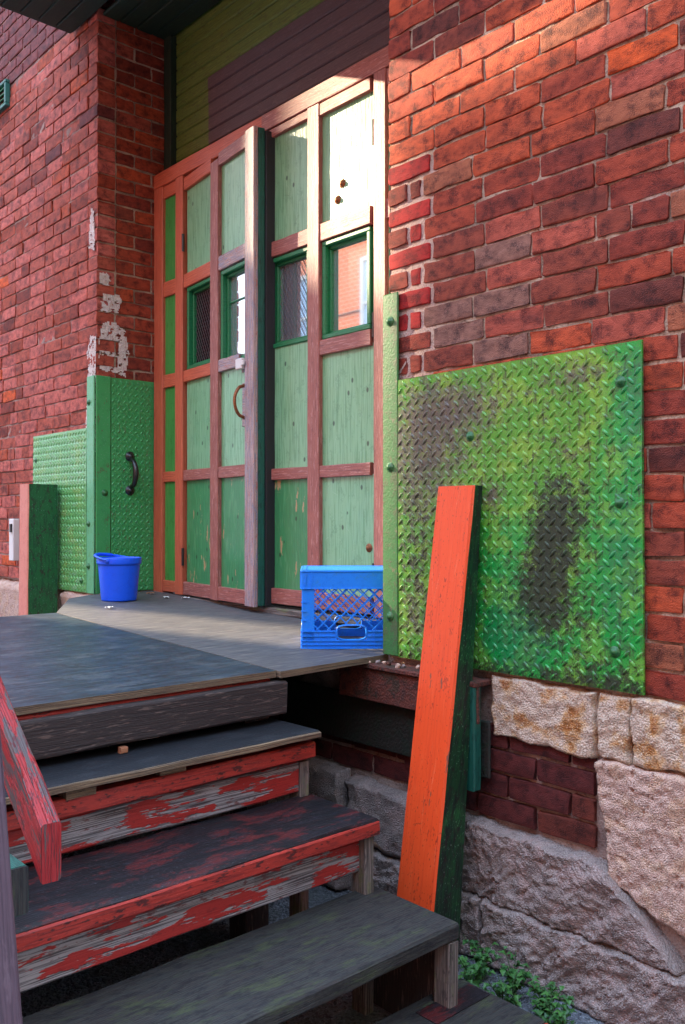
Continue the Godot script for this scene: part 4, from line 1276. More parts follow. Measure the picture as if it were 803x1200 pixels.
func build_doors() -> void:
	# frame with narrow side panels
	var f := thing("door_frame", "salmon painted door frame with narrow green side panels", "door frame", Vector3(-3.2, 0.93, -0.335))
	var o := f.position
	for q in [[-4.269, -4.181, "trim_bounce_lit"], [-4.052, -3.981, "trim_bounce_lit"], [-2.562, -2.494, "trim_pink"], [-2.262, -2.192, "trim_pink"]]:
		timber(f, "post", q[0] - o.x, q[1] - o.x, 0.935 - o.y, 3.098 - o.y, 0.012, 0.06, q[2], true)
	timber(f, "head", -4.269 - o.x, -3.3 - o.x, 3.099 - o.y, 3.178 - o.y, 0.014, 0.07, "trim_bounce_lit", false)
	timber(f, "head", -3.299 - o.x, -2.192 - o.x, 3.099 - o.y, 3.178 - o.y, 0.014, 0.07, "trim_pink", false)
	for side in [[-4.181, -4.052, "trim_bounce_lit", "door_lime"], [-2.494, -2.262, "trim_pink", "door_green"]]:
		for r in [[3.03, 3.097], [2.505, 2.585], [2.02, 2.09], [1.52, 1.575], [0.94, 1.0]]:
			timber(f, "rail", side[0] - o.x + 0.001, side[1] - o.x - 0.001, r[0] - o.y, r[1] - o.y, 0.005, 0.03, side[2], false)
		for r in [[2.585, 3.03], [2.09, 2.505], [1.575, 2.02], [1.0, 1.52]]:
			timber(f, "panel", side[0] - o.x - 0.004, side[1] - o.x + 0.004, r[0] - o.y - 0.004, r[1] - o.y + 0.004, -0.008, 0.014, side[3], true, 0.001)
	local_part(f, "threshold", plank(2.0, 0.03, 0.08, 0.004, 6, 0.001), mats.wood_grey, at(-3.2 - o.x, 0.912 - o.y, -0.012))
	# unseen slab added behind the doors to keep sky light out
	var back := MB.new()
	back.box(at(-3.2, 2.4, -0.62), Vector3(2.6, 3.6, 0.1))
	local_part(f, "backing", back.build(), mats.wood_brown, Transform3D(Basis.IDENTITY, -o))
	# left leaf, ajar towards the street
	var d := thing("door_leaf", "green and pink panelled door leaf standing ajar, with a rusty pull", "door", Vector3(-3.975, 0.932, -0.345), deg_to_rad(-7.0))
	var Y := func(y: float) -> float: return y - 0.932
	var zf := 0.018
	var rows := [[2.585, 3.02], [1.575, 2.035], [1.0, 1.52]]
	for r in rows:
		for q in [[0.006, 0.313], [0.391, 0.66]]:
			timber(d, "panel", q[0], q[1], Y.call(r[0] - 0.006), Y.call(r[1] + 0.006), 0.0, 0.03, "door_green_chipped_no_sheen" if r[0] < 1.1 else "door_green", true, 0.001)
	timber(d, "stile", 0.311, 0.393, Y.call(0.935), Y.call(3.055), zf + 0.004, 0.05, "trim_pink", true)
	timber(d, "stile", 0.657, 0.741, Y.call(0.932), Y.call(3.09), zf + 0.002, 0.024, "trim_worn", true)
	for r in [[3.02, 3.085, 0.764], [2.515, 2.585, 0.764], [2.028, 2.088, 0.6], [1.52, 1.575, 0.764], [0.936, 1.002, 0.764]]:
		timber(d, "rail", 0.002, 0.31, Y.call(r[0]), Y.call(r[1]), zf, 0.04, "trim_bounce_lit" if r[0] > 1.9 else "trim_pink", false)
		timber(d, "rail", 0.394, minf(r[2], 0.656), Y.call(r[0]), Y.call(r[1]), zf, 0.04, "trim_worn" if r[0] > 1.9 and r[0] < 3 else "trim_pink", false)
	glazed(d, 0.02, 0.309, Y.call(2.09), Y.call(2.513), "glass_dark", true)
	glazed(d, 0.396, 0.655, Y.call(2.06), Y.call(2.513), "glass_bright", false, true)
	timber(d, "filler_board", 0.601, 0.656, Y.call(2.0), Y.call(2.06), 0.004, 0.03, "trim_worn", false)
	timber(d, "edge_strip", 0.70, 0.742, Y.call(0.934), Y.call(3.088), -0.005, 0.034, "teal_board", true)
	timber(d, "gap_strip", 0.70, 0.748, Y.call(0.94), Y.call(3.08), -0.040, 0.05, "gap_black", true)  # black strip painted in for the dark gap at the leaf edge
	# pull
	var m := MB.new()
	var path := []
	var rad := []
	for i in 15:
		var t := i / 14.0
		path.append(Vector3(0.652, Y.call(1.785 + 0.15 * t), 0.012 + 0.056 * pow(sin(PI * t), 0.4)))
		rad.append(0.0078)
	m.tube(path, rad, 8)
	var pull := local_part(d, "pull", m.build(), mats.rusty_brass, Transform3D.IDENTITY)
	for y in [1.785, 1.935]:
		local_part(pull, "rose", bolt_mesh(0.01), mats.rusty_brass, at(0.652, Y.call(y), 0.004, OUT))
	m = MB.new()
	m.box(at(0.632, Y.call(1.85), 0.003), Vector3(0.048, 0.2, 0.004), 0.001)
	local_part(d, "push_plate", m.build(), mats.trim_worn, Transform3D.IDENTITY)
	m = MB.new()
	m.box(at(0.622, Y.call(2.035), 0.024), Vector3(0.06, 0.05, 0.02), 0.004)
	m.box(at(0.66, Y.call(2.035), 0.03), Vector3(0.02, 0.022, 0.012), 0.003)
	local_part(d, "latch", m.build(), mats.white_card, Transform3D.IDENTITY)
	for y in [1.13, 2.75]:
		m = MB.new()
		m.tube([Vector3(0.0, Y.call(y - 0.045), 0.02), Vector3(0.0, Y.call(y + 0.045), 0.02)], [0.007, 0.007], 8)
		local_part(d, "hinge", m.build(), mats.black_iron, Transform3D.IDENTITY)
	# right leaf, shut
	d = thing("door_leaf", "green and pink panelled door leaf standing shut behind the crate", "door", Vector3(-3.262, 0.932, -0.34))
	for r in [[2.58, 3.06], [1.555, 2.095], [1.012, 1.5]]:
		timber(d, "panel", 0.002, 0.296, Y.call(r[0] - 0.006), Y.call(r[1] + 0.006), 0.0, 0.03, "door_green_chipped_no_sheen" if r[0] < 1.1 else "door_green", true, 0.001)
	for r in [[2.58, 3.04], [1.555, 2.025], [1.012, 1.5]]:
		timber(d, "panel", 0.37, 0.69, Y.call(r[0] - 0.006), Y.call(r[1] + 0.006), 0.0, 0.03, "door_green", true, 0.001)
	timber(d, "stile", 0.294, 0.372, Y.call(0.94), Y.call(3.094), zf + 0.004, 0.05, "trim_pink", true)
	for r in [[3.055, 3.093, 0], [2.51, 2.58, 0], [1.5, 1.552, 0], [0.944, 1.014, 0]]:
		timber(d, "rail", 0.004, 0.293, Y.call(r[0]), Y.call(r[1]), zf, 0.04, "trim_pink", false)
	for r in [[3.04, 3.093], [2.505, 2.58], [2.02, 2.085], [1.5, 1.552], [0.944, 1.014]]:
		timber(d, "rail", 0.373, 0.682, Y.call(r[0]), Y.call(r[1]), zf, 0.04, "trim_pink", false)
	glazed(d, 0.01, 0.292, Y.call(2.098), Y.call(2.508), "glass_bright", true)
	glazed(d, 0.376, 0.672, Y.call(2.088), Y.call(2.503), "glass_bright", false)
	for y in [2.87, 2.1, 1.1]:
		m = MB.new()
		m.tube([Vector3(0.694, Y.call(y - 0.05), 0.008), Vector3(0.694, Y.call(y + 0.05), 0.008)], [0.007, 0.007], 8)
		local_part(d, "hinge", m.build(), mats.black_iron, Transform3D.IDENTITY)
	for q in [[0.66, 1.21], [0.5, 2.72], [0.47, 2.66]]:
		local_part(d, "knob", bolt_mesh(0.012), mats.rusty_brass, at(q[0], Y.call(q[1]), 0.0, OUT))
	# boarded transom above the doors
	var t := thing("boarded_transom", "green beadboard above the doors with a dark plum painted area", "panelling", Vector3(-3.2, 3.18, -0.42))
	o = t.position
	local_part(t, "backing", box_mesh(Vector3(2.3, 0.9, 0.06)), mats.siding_green, at(-3.22 - o.x, 3.6 - o.y, -0.07))
	local_part(t, "edge_trim", plank(0.76, 0.07, 0.05, 0.004, 6, 0.0008), mats.soffit_green, at(-4.236 - o.x, 3.56 - o.y, 0.012, ALONG_Y))
	var y := 3.182
	while y < 3.93:
		var yb := y + 0.0715
		var cut := -3.889 + rng.randf_range(-0.006, 0.006)
		if y < 3.6:
			local_part(t, "board", plank(cut + 4.2, 0.0695, 0.02, 0.006, 4, 0.0006), mats.siding_green, at((cut - 4.2) / 2 - o.x, (y + yb) / 2 - o.y, -0.01))
			local_part(t, "board", plank(-2.152 - cut, 0.0695, 0.0205, 0.006, 6, 0.0006), mats.siding_plum, at((cut - 2.152) / 2 - o.x, (y + yb) / 2 - o.y, -0.01))
		else:
			local_part(t, "board", plank(2.048, 0.0695, 0.02, 0.006, 8, 0.0006), mats.siding_green, at(-3.176 - o.x, (y + yb) / 2 - o.y, -0.01))
		y = yb


func build_canopy() -> void:
	var c := thing("canopy", "dark green boarded canopy over the dock at the top edge", "canopy", Vector3(-2.4, 3.93, 0.2))
	var z := -0.41
	while z < 0.98:
		var x0 := -4.53 if z > 0.012 else -4.27
		var x1 := -1.9 if z > 0.012 else -2.16
		part(c, "board", plank(x1 - x0, 0.02, 0.094, 0.005, 8, 0.0008), mats.soffit_green, at((x0 + x1) / 2, 3.945 + rng.randf() * 0.003, z + 0.048))
		z += 0.097
		if z > -0.06 and z < 0.0:
			z = 0.014
	part(c, "fascia", plank(2.69, 0.16, 0.03, 0.004, 8, 0.001), mats.soffit_green, at(-3.215, 4.02, 1.05))
	for x in [-4.546, -1.884]:
		part(c, "side_fascia", plank(1.01, 0.16, 0.03, 0.004, 3, 0.001), mats.soffit_green, at(x, 4.02, 0.525, ALONG_Z))
	part(c, "roof", box_mesh(Vector3(2.72, 0.03, 1.6)), mats.soffit_green, at(-3.215, 4.12, 0.27))


# ---------------------------------------------------------------- platform and stairs
func floor_y(x: float) -> float:
	return 0.865 + (-2.17 - x) * 0.035


func ply_sheet(outline: Array, thick: float, matname: String, parent: Node3D) -> void:
	var poly := PackedVector2Array(outline)
	var ix := Geometry2D.triangulate_polygon(poly)
	var m := MB.new()
	var P := func(i: int, low: float) -> Vector3: return Vector3(poly[i].x, floor_y(poly[i].x) - low, poly[i].y)
	for k in range(0, ix.size(), 3):
		var a: Vector3 = P.call(ix[k], 0.0)
		var b: Vector3 = P.call(ix[k + 1], 0.0)
		var d: Vector3 = P.call(ix[k + 2], 0.0)
		if (b - a).cross(d - a).y < 0:
			var t := b
			b = d
			d = t
		m.tri(a, b, d, Color.WHITE, Vector2(a.z, a.x), Vector2(b.z, b.x), Vector2(d.z, d.x))
		m.tri(a - Vector3(0, thick, 0), d - Vector3(0, thick, 0), b - Vector3(0, thick, 0))
	var o := part(parent, "plywood_sheet", m.build(), mats[matname], Transform3D.IDENTITY)
	var e := MB.new()
	var run := 0.0
	for i in poly.size():
		var j := (i + 1) % poly.size()
		var L := poly[i].distance_to(poly[j])
		var n := maxi(1, int(L / 0.06))
		for s in n:
			var p := poly[i].lerp(poly[j], float(s) / n)
			var q := poly[i].lerp(poly[j], float(s + 1) / n)
			var a := Vector3(p.x, floor_y(p.x), p.y)
			var b := Vector3(q.x, floor_y(q.x), q.y)
			var down := Vector3(0, thick, 0)
			var u0 := run + L * s / n
			var u1 := run + L * (s + 1) / n
			e.quad(a, a - down, b - down, b, Color.WHITE, Vector2(u0, 0), Vector2(u0, thick), Vector2(u1, thick), Vector2(u1, 0))
		run += L
	part(o, "edge", e.build(), mats.ply_edge, Transform3D.IDENTITY)


func build_platform() -> void:
	var p := thing("loading_platform", "dark weathered plywood platform in front of the doors", "platform", Vector3(-3.0, 0.4, 0.5))
	# left end is cut back beside the short post
	ply_sheet([Vector2(-2.168, 1.75), Vector2(-2.172, 1.1), Vector2(-2.166, 0.468), Vector2(-3.72, 0.472), Vector2(-3.72, 1.75)], 0.02, "plywood", p)
	ply_sheet([Vector2(-2.148, 0.464), Vector2(-2.16, 0.24), Vector2(-2.172, 0.022), Vector2(-2.172, -0.375), Vector2(-4.262, -0.375), Vector2(-4.262, 0.04), Vector2(-4.17, 0.2), Vector2(-3.72, 0.469)], 0.02, "plywood_sunlit", p)
	part(p, "joist", plank(1.5, 0.09, 0.04), mats.wood_brown, at(-2.95, 0.815, 0.52, Basis(Vector3(0, 0, 1), -0.035)))
	part(p, "joist", plank(1.5, 0.09, 0.04), mats.wood_brown, at(-2.95, 0.815, 1.0, Basis(Vector3(0, 0, 1), -0.035)))
	part(p, "joist", plank(1.5, 0.09, 0.04), mats.wood_brown, at(-2.95, 0.815, 1.5, Basis(Vector3(0, 0, 1), -0.035)))
	part(p, "beam", plank(1.3, 0.045, 0.04), mats.red_edge, at(-2.2, 0.819, 1.13, ALONG_Z))
	for k in 10:
		part(p, "added_skirt_board", plank(0.88, 0.168, 0.02), mats.wood_brown, at(-3.7, 0.445, 0.148 + k * 0.172, ALONG_Y * Basis(Vector3(1, 0, 0), PI / 2)))  # unseen boards added to stop sun leaking under the platform
		part(p, "added_skirt_board", plank(0.82, 0.168, 0.02), mats.wood_brown, at(-3.6 + k * 0.155, 0.415, 1.7, ALONG_Y))
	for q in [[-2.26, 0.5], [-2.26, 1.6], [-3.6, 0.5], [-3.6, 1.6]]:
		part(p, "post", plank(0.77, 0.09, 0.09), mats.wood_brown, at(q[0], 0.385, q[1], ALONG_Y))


func build_stairs() -> void:
	var s := thing("wooden_stairs", "worn wooden steps with flaking red paint climbing to the platform", "stairs", Vector3(-1.7, 0, 1.0))
	var zr := 0.45
	var zl := 1.62
	var zm := (zr + zl) / 2
	var L := zl - zr
	# board under the platform's lip
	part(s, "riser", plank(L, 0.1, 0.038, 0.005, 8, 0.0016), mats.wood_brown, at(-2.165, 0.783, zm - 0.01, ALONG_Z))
	# upper tread: two dark sheets on shims over a red board
	part(s, "tread", plank(L, 0.018, 0.26, 0.003, 10, 0.0016), mats.ply_dark, at(-2.115, 0.701, zm - 0.003, ALONG_Z * Basis(Vector3(1, 0, 0), 0.01)))
	part(s, "tread_edge", plank(L, 0.017, 0.012, 0.002, 10, 0.001), mats.ply_edge, at(-1.9835, 0.7005, zm - 0.003, ALONG_Z))
	part(s, "shim", plank(0.075, 0.022, 0.05, 0.001, 2, 0.0005), mats.ply_edge, at(-2.02, 0.679, 1.18, ALONG_Z))
	part(s, "shim", plank(0.075, 0.014, 0.05, 0.001, 2, 0.0005), mats.ply_edge, at(-2.02, 0.684, 0.93, ALONG_Z))
	part(s, "shim", plank(0.02, 0.016, 0.02, 0.002, 1, 0.0005), mats.wood_raw, at(-2.15, 0.718, 0.99, ALONG_Z))
	part(s, "nosing", plank(L, 0.045, 0.22, 0.004, 8, 0.0012), mats.red_edge, at(-2.11, 0.649 + 0.0, zm, ALONG_Z * Basis(Vector3(0, 0, 1), -0.008)))
	part(s, "riser", plank(L - 0.04, 0.09, 0.035, 0.005, 8, 0.002), mats.red_flaking, at(-2.045, 0.574, zm + 0.02, ALONG_Z))
	# middle tread
	part(s, "tread", plank(L, 0.044, 0.30, 0.006, 10, 0.0018), mats.red_tread, at(-1.888, 0.498, zm, ALONG_Z))
	part(s, "nosing", plank(L - 0.006, 0.036, 0.01, 0.003, 10, 0.001), mats.red_edge, at(-1.735, 0.495, zm, ALONG_Z))
	part(s, "riser", plank(L - 0.04, 0.088, 0.035, 0.005, 8, 0.002), mats.red_flaking, at(-1.785, 0.421, zm + 0.02, ALONG_Z))
	# bare grey plank
	part(s, "tread", plank(L + 0.02, 0.042, 0.32, 0.006, 10, 0.002), mats.wood_mossy, at(-1.63, 0.299, zm - 0.01, ALONG_Z))
	part(s, "shade_board", plank(0.26, 0.27, 0.02, 0.003, 3, 0.001), mats.wood_brown, at(-1.66, 0.14, 0.435, ALONG_Y))  # dark board added where shade hides the post's foot
	# lowest box step
	part(s, "tread", plank(L + 0.12, 0.04, 0.27, 0.005, 8, 0.0016), mats.wood_mossy, at(-1.42, 0.10, zm - 0.06, ALONG_Z))
	part(s, "nosing", plank(L + 0.12, 0.03, 0.012, 0.003, 8, 0.001), mats.red_edge, at(-1.281, 0.1, zm - 0.06, ALONG_Z))
	part(s, "paint_patch", plank(0.2, 0.002, 0.07, 0.0005, 5, 0.0003), mats.red_tread, at(-1.48, 0.1212, 0.44, ALONG_Z))
	# the short uprights that carry the treads
	for q in [[-2.05, 0.30, 0.62, 0.475], [-1.775, 0.24, 0.475, 0.475], [-1.50, 0.14, 0.277, 0.45], [-2.05, 0.30, 0.62, 1.5], [-1.80, 0.24, 0.475, 1.5], [-1.50, 0.14, 0.277, 1.5]]:
		part(s, "upright", plank(q[2], 0.055, 0.035, 0.004, 4, 0.0012), mats.wood_grey, at(q[0] + 0.004, q[2] / 2, q[3], ALONG_Y))
	for z in [0.36, 1.45]:
		part(s, "upright", plank(0.08, 0.2, 0.04, 0.004, 2, 0.001), mats.wood_brown, at(-1.42, 0.04, z, ALONG_Y))
	for q in [[-2.11, 0.62], [-1.88, 0.46], [-1.64, 0.27]]:
		part(s, "shade_board", plank(q[1], 0.21, 0.02, 0.003, 3, 0.001), mats.wood_brown, at(q[0], q[1] / 2, 1.6, ALONG_Y))  # unseen boards added to keep sky light from under the steps
	# handrail at the lower left
	var h := thing("handrail", "peeling red handrail with its post at the lower left edge", "handrail", Vector3(-1.4, 0, 1.55))
	var dir := Vector3(-1, 0.795, 0).normalized()
	var len_ := 1.0
	var rail := plank(len_, 0.108 * 0.783, 0.038, 0.004, 10, 0.0012)
	# plumb-cut lower end: the section leans with the slope
	var b := Basis(-dir, Vector3(0, 1, 0) / 0.783, Vector3(0, 0, 1))
	part(h, "rail", rail, mats.red_rail, Transform3D(b, Vector3(-1.556, 0.725, 1.449) + dir * len_ / 2))
	part(h, "block", plank(0.36, 0.088, 0.088, 0.006, 4, 0.001), mats.teal_board, at(-1.75, 0.668, 1.53))
	part(h, "block_end", plank(0.004, 0.084, 0.084, 0.002, 1, 0.0), mats.wood_mossy, at(-1.5675, 0.668, 1.53))
	var lean := Basis(Vector3(0, 0, 1), deg_to_rad(12.5))
	part(h, "post", plank(1.15, 0.05, 0.05, 0.004, 6, 0.001), mats.wood_plum, Transform3D(lean * ALONG_Y, Vector3(-0.945, 0.56, 1.765)))
	part(h, "post_board", plank(1.0, 0.05, 0.02, 0.003, 5, 0.001), mats.wood_raw, Transform3D(lean * ALONG_Y, Vector3(-0.905, 0.46, 1.802)))


# ---------------------------------------------------------------- guard posts
func wedge_post(parent: Node3D, x0: float, x1: float, y0: float, y1: float, back0: float, back1: float, front0: float, front1: float, face_mat: String, side_mat: String) -> void:
	# x0..x1 wide; at its foot (y0) it stands from back0 to front0, at its head from back1 to front1
	var n := 14
	var m := MB.new()
	var s := MB.new()
	var r := 0.006
	for i in n:
		var a := float(i) / n
		var b := float(i + 1) / n
		var ya := lerpf(y0, y1, a)
		var yb := lerpf(y0, y1, b)
		var fa := lerpf(front0, front1, a)
		var fb := lerpf(front0, front1, b)
		var ba := lerpf(back0, back1, a)
		var bb := lerpf(back0, back1, b)
		var ja := sin(i * 2.3) * 0.0012
		var jb := sin((i + 1) * 2.3) * 0.0012
		m.quad(Vector3(x0 + r, ya, fa), Vector3(x1 - r + ja, ya, fa), Vector3(x1 - r + jb, yb, fb), Vector3(x0 + r, yb, fb), Color.WHITE, Vector2(ya, 0), Vector2(ya, x1 - x0), Vector2(yb, x1 - x0), Vector2(yb, 0))
		m.quad(Vector3(x1 - r + ja, ya, fa), Vector3(x1, ya, fa - r + ja), Vector3(x1, yb, fb - r + jb), Vector3(x1 - r + jb, yb, fb), Color.WHITE, Vector2(ya, 0.2), Vector2(ya, 0.21), Vector2(yb, 0.21), Vector2(yb, 0.2))
		m.quad(Vector3(x0, ya, fa - r), Vector3(x0 + r, ya, fa), Vector3(x0 + r, yb, fb), Vector3(x0, yb, fb - r), Color.WHITE, Vector2(ya, 0.2), Vector2(ya, 0.21), Vector2(yb, 0.21), Vector2(yb, 0.2))
		s.quad(Vector3(x1, ya, fa - r + ja), Vector3(x1, ya, ba), Vector3(x1, yb, bb), Vector3(x1, yb, fb - r + jb), Color.WHITE, Vector2(ya, 0), Vector2(ya, fa - ba), Vector2(yb, fb - bb), Vector2(yb, 0))
		s.quad(Vector3(x0, ya, ba), Vector3(x0, ya, fa - r), Vector3(x0, yb, fb - r), Vector3(x0, yb, bb), Color.WHITE, Vector2(ya, 0), Vector2(ya, fa - ba), Vector2(yb, fb - bb), Vector2(yb, 0))
		s.quad(Vector3(x1, ya, ba), Vector3(x0, ya, ba), Vector3(x0, yb, bb), Vector3(x1, yb, bb))
	s.quad(Vector3(x0, y1, front1 - r), Vector3(x1, y1, front1 - r), Vector3(x1, y1, back1), Vector3(x0, y1, back1))
	s.quad(Vector3(x0, y0, back0), Vector3(x1, y0, back0), Vector3(x1, y0, front0), Vector3(x0, y0, front0))
	m.quad(Vector3(x0 + r, y1, front1), Vector3(x1 - r, y1, front1), Vector3(x1, y1, front1 - r), Vector3(x0, y1, front1 - r))
	part(parent, "face", m.build(), mats[face_mat], Transform3D.IDENTITY)
	part(parent, "flank", s.build(), mats[side_mat], Transform3D.IDENTITY)


func build_posts() -> void:
	var p := thing("guard_post", "tall tapered timber post, orange red in front, against the lime green plate", "post", Vector3(-1.8, 0, 0.2))
	wedge_post(p, -1.878, -1.73, 0.0, 1.428, 0.135, 0.02, 0.275, 0.058, "red_post", "green_dark")
	p = thing("guard_post", "short timber post, dark green with a salmon face, at the platform's left end", "post", Vector3(-4.5, 0, 0.2))
	wedge_post(p, -4.775, -4.66, 0.0, 1.512, 0.04, 0.04, 0.215, 0.205, "salmon_post", "green_post")
	var g := thing("backing_board", "teal green board fixed to the foundation behind the tall post", "board", Vector3(-1.75, 0.52, 0.05))
	part(g, "board", plank(0.32, 0.055, 0.035, 0.004, 4, 0.001), mats.teal_board, at(-1.742, 0.68, 0.06, ALONG_Y))


# ---------------------------------------------------------------- crate, bucket, small things
func build_crate() -> void:
	var yaw := atan2(0.744, 0.668) + 0.03
	var base := Vector3(-2.3095, floor_y(-2.35), 0.024)
	# the node stands at the middle of the crate's front bottom edge; -z goes back
	var c := thing("milk_crate", "bright blue plastic milk crate turned upside down at the platform's edge", "crate", base + Vector3(-0.744, 0, -0.668) * 0.002, yaw)
	c.rotation = Vector3(0, yaw, 0)
	var w := 0.345
	var d := 0.30
	var h := 0.275
	for side in 4:
		var half := w / 2 if side % 2 == 0 else d / 2
		var out := d / 2 if side % 2 == 0 else w / 2
		var m := MB.new()
		var t := 0.004
		# upper band, lower ribbed band, corner columns
		var L := half * 2
		m.box(at(0, h - 0.032, 0.0025), Vector3(L + 0.004, 0.06, t), 0.001)
		m.box(at(0, h - 0.063, 0.0045), Vector3(L + 0.008, 0.004, 0.006), 0.001)
		m.box(at(0, h - 0.003, 0.0035), Vector3(L + 0.006, 0.006, 0.008), 0.002)
		for s in [-1.0, 1.0]:
			m.box(at(s * (half - 0.021), h * 0.5 - 0.005, 0), Vector3(0.042, h - 0.06, t), 0.001)
			for q in 3:
				m.box(at(s * (half - 0.008), 0.1 + q * 0.032, 0.003), Vector3(0.014, 0.003, 0.003))
			m.box(at(s * (half - 0.032), h - 0.033, 0.006), Vector3(0.003, 0.058, 0.004), 0.0, Color.WHITE)
			m.box(at(s * (half - 0.012), h - 0.033, 0.006, Basis(Vector3(0, 0, 1), s * 0.12)), Vector3(0.003, 0.055, 0.004))
		# lower band with the hand hole left open
		var hw := 0.052
		for s in [-1.0, 1.0]:
			var a := hw
			var b := half - 0.002
			m.box(at(s * (a + b) / 2, 0.033, 0.0), Vector3(b - a, 0.064, t), 0.0)
		m.box(at(0, 0.0165, 0), Vector3(hw * 2, 0.033, t))
		for q in [0.003, 0.0165, 0.030, 0.046, 0.062]:
			for s in [-1.0, 1.0]:
				if q > 0.032:
					m.box(at(s * (hw + 0.004 + half) / 2, q, 0.0035), Vector3(half - hw - 0.006, 0.003, 0.005))
				elif s > 0:
					m.box(at(0, q, 0.0035), Vector3(L + 0.002, 0.003, 0.005))
		for q in [-0.1, -0.075, 0.075, 0.1]:
			m.box(at(q * half / 0.16, 0.033, 0.003), Vector3(0.0022, 0.062, 0.004))
		# rim of the hand hole: rounded slot
		var path := []
		var rad := []
		for i in 29:
			var an := TAU * i / 28.0
			path.append(Vector3(signf(cos(an)) * pow(absf(cos(an)), 0.5) * hw, 0.058 + signf(sin(an)) * pow(absf(sin(an)), 0.6) * 0.026, 0.002))
			rad.append(0.0034)
		m.tube(path, rad, 6, false)
		# lattice above
		var y0 := 0.066
		var y1 := h - 0.065
		var x0 := -half + 0.042
		var x1 := half - 0.042
		for s in [-1.0, 1.0]:
			var k := -0.6
			while k < 0.9:
				var p := Vector2(x0, s * x0 + k)
				var e := Vector2(x1, s * x1 + k)
				var t0 := (y0 - p.y) / (e.y - p.y)
				var t1 := (y1 - p.y) / (e.y - p.y)
				var ta := maxf(0, minf(t0, t1))
				var tb := minf(1, maxf(t0, t1))
				if tb > ta + 0.01:
					var pa := p.lerp(e, ta)
					var pb := p.lerp(e, tb)
					var mid := (pa + pb) / 2
					# leave the hand hole free
					if pb.y < pa.y:
						var sw := pa
						pa = pb
						pb = sw
					var cut := 0.0
					for st in 20:
						var pp := pa.lerp(pb, st / 20.0)
						if absf(pp.x) < hw + 0.004 and pp.y < 0.086:
							cut = (st + 1) / 20.0
					pa = pa.lerp(pb, cut)
					mid = (pa + pb) / 2
					var dd := (pb - pa).normalized()
					m.box(Transform3D(Basis(Vector3(dd.x, dd.y, 0), Vector3(-dd.y, dd.x, 0), Vector3(0, 0, 1)), Vector3(mid.x, mid.y, s * 0.0004)), Vector3(pa.distance_to(pb), 0.0042, 0.0045))
				k += 0.0395
		var yw := [0.0, PI / 2, PI, -PI / 2][side] as float
		var bb := Basis(Vector3(0, 1, 0), yw)
		local_part(c, "side_panel", m.build(), mats.crate_blue, Transform3D(bb, Vector3(0, 0, -d / 2) + bb * Vector3(0, 0, out)))
	# the lattice base, now on top
	var top := MB.new()
	for s in [-1.0, 1.0]:
		var k := -0.4
		while k < 0.4:
			var x0 := -w / 2 + 0.005
			var x1 := w / 2 - 0.005
			var p := Vector2(x0, s * x0 + k)
			var e := Vector2(x1, s * x1 + k)
			var lo := -d / 2 + 0.005
			var hi := d / 2 - 0.005
			var t0 := (lo - p.y) / (e.y - p.y)
			var t1 := (hi - p.y) / (e.y - p.y)
			var ta := maxf(0, minf(t0, t1))
			var tb := minf(1, maxf(t0, t1))
			if tb > ta + 0.01:
				var pa := p.lerp(e, ta)
				var pb := p.lerp(e, tb)
				var dd := (pb - pa).normalized()
				top.box(Transform3D(Basis(Vector3(dd.x, 0, dd.y), Vector3(0, 1, 0), Vector3(-dd.y, 0, dd.x)), Vector3((pa.x + pb.x) / 2, s * 0.0004, (pa.y + pb.y) / 2)), Vector3(pa.distance_to(pb), 0.004, 0.0095))
			k += 0.026
	for s in [-1.0, 1.0]:
		top.box(at(0, 0.001, s * (d / 2 - 0.008)), Vector3(w, 0.005, 0.012), 0.001)
		top.box(at(s * (w / 2 - 0.008), 0.001, 0), Vector3(0.012, 0.005, d - 0.024), 0.001)
	local_part(c, "lattice_base", top.build(), mats.crate_blue, at(0, h - 0.002, -d / 2))


func build_bucket() -> void:
	var b := thing("bucket", "small bright blue plastic bucket on the platform beside the dark plate", "bucket", Vector3(-3.985, floor_y(-3.985), 0.03))
	var m := MB.new()
	m.lathe([Vector2(0.0, 0.004), Vector2(0.07, 0.004), Vector2(0.082, 0.0), Vector2(0.085, 0.006), Vector2(0.1, 0.172), Vector2(0.1, 0.176), Vector2(0.106, 0.177), Vector2(0.1075, 0.185), Vector2(0.1075, 0.205), Vector2(0.105, 0.209), Vector2(0.1005, 0.208), Vector2(0.099, 0.2), Vector2(0.082, 0.012), Vector2(0.0, 0.012)], 40)
	local_part(b, "body", m.build(), mats.bucket_blue, Transform3D.IDENTITY)
	m = MB.new()
	var path := []
	var rad := []
	for i in 25:
		var t := i / 24.0
		var an := PI * t
		path.append(Vector3(-0.112 * sin(an) * 1.0, 0.2 + 0.022 * sin(an), 0.112 * cos(an)))
		rad.append(0.0055 if absf(t - 0.5) > 0.22 else 0.0085)
	m.tube(path, rad, 8)
	local_part(b, "handle", m.build(), mats.bucket_blue, Transform3D(Basis(Vector3(0, 1, 0), 0.55), Vector3.ZERO))
	for s in [-1.0, 1.0]:
		m = MB.new()
		m.lathe([Vector2(0.011, 0), Vector2(0.011, 0.008), Vector2(0.0, 0.009)], 12)
		local_part(b, "lug", m.build(), mats.bucket_blue, Transform3D(Basis(Vector3(0, 1, 0), 0.55) * Basis(Vector3(1, 0, 0), s * PI / 2), Basis(Vector3(0, 1, 0), 0.55) * Vector3(0, 0.195, s * 0.105)))


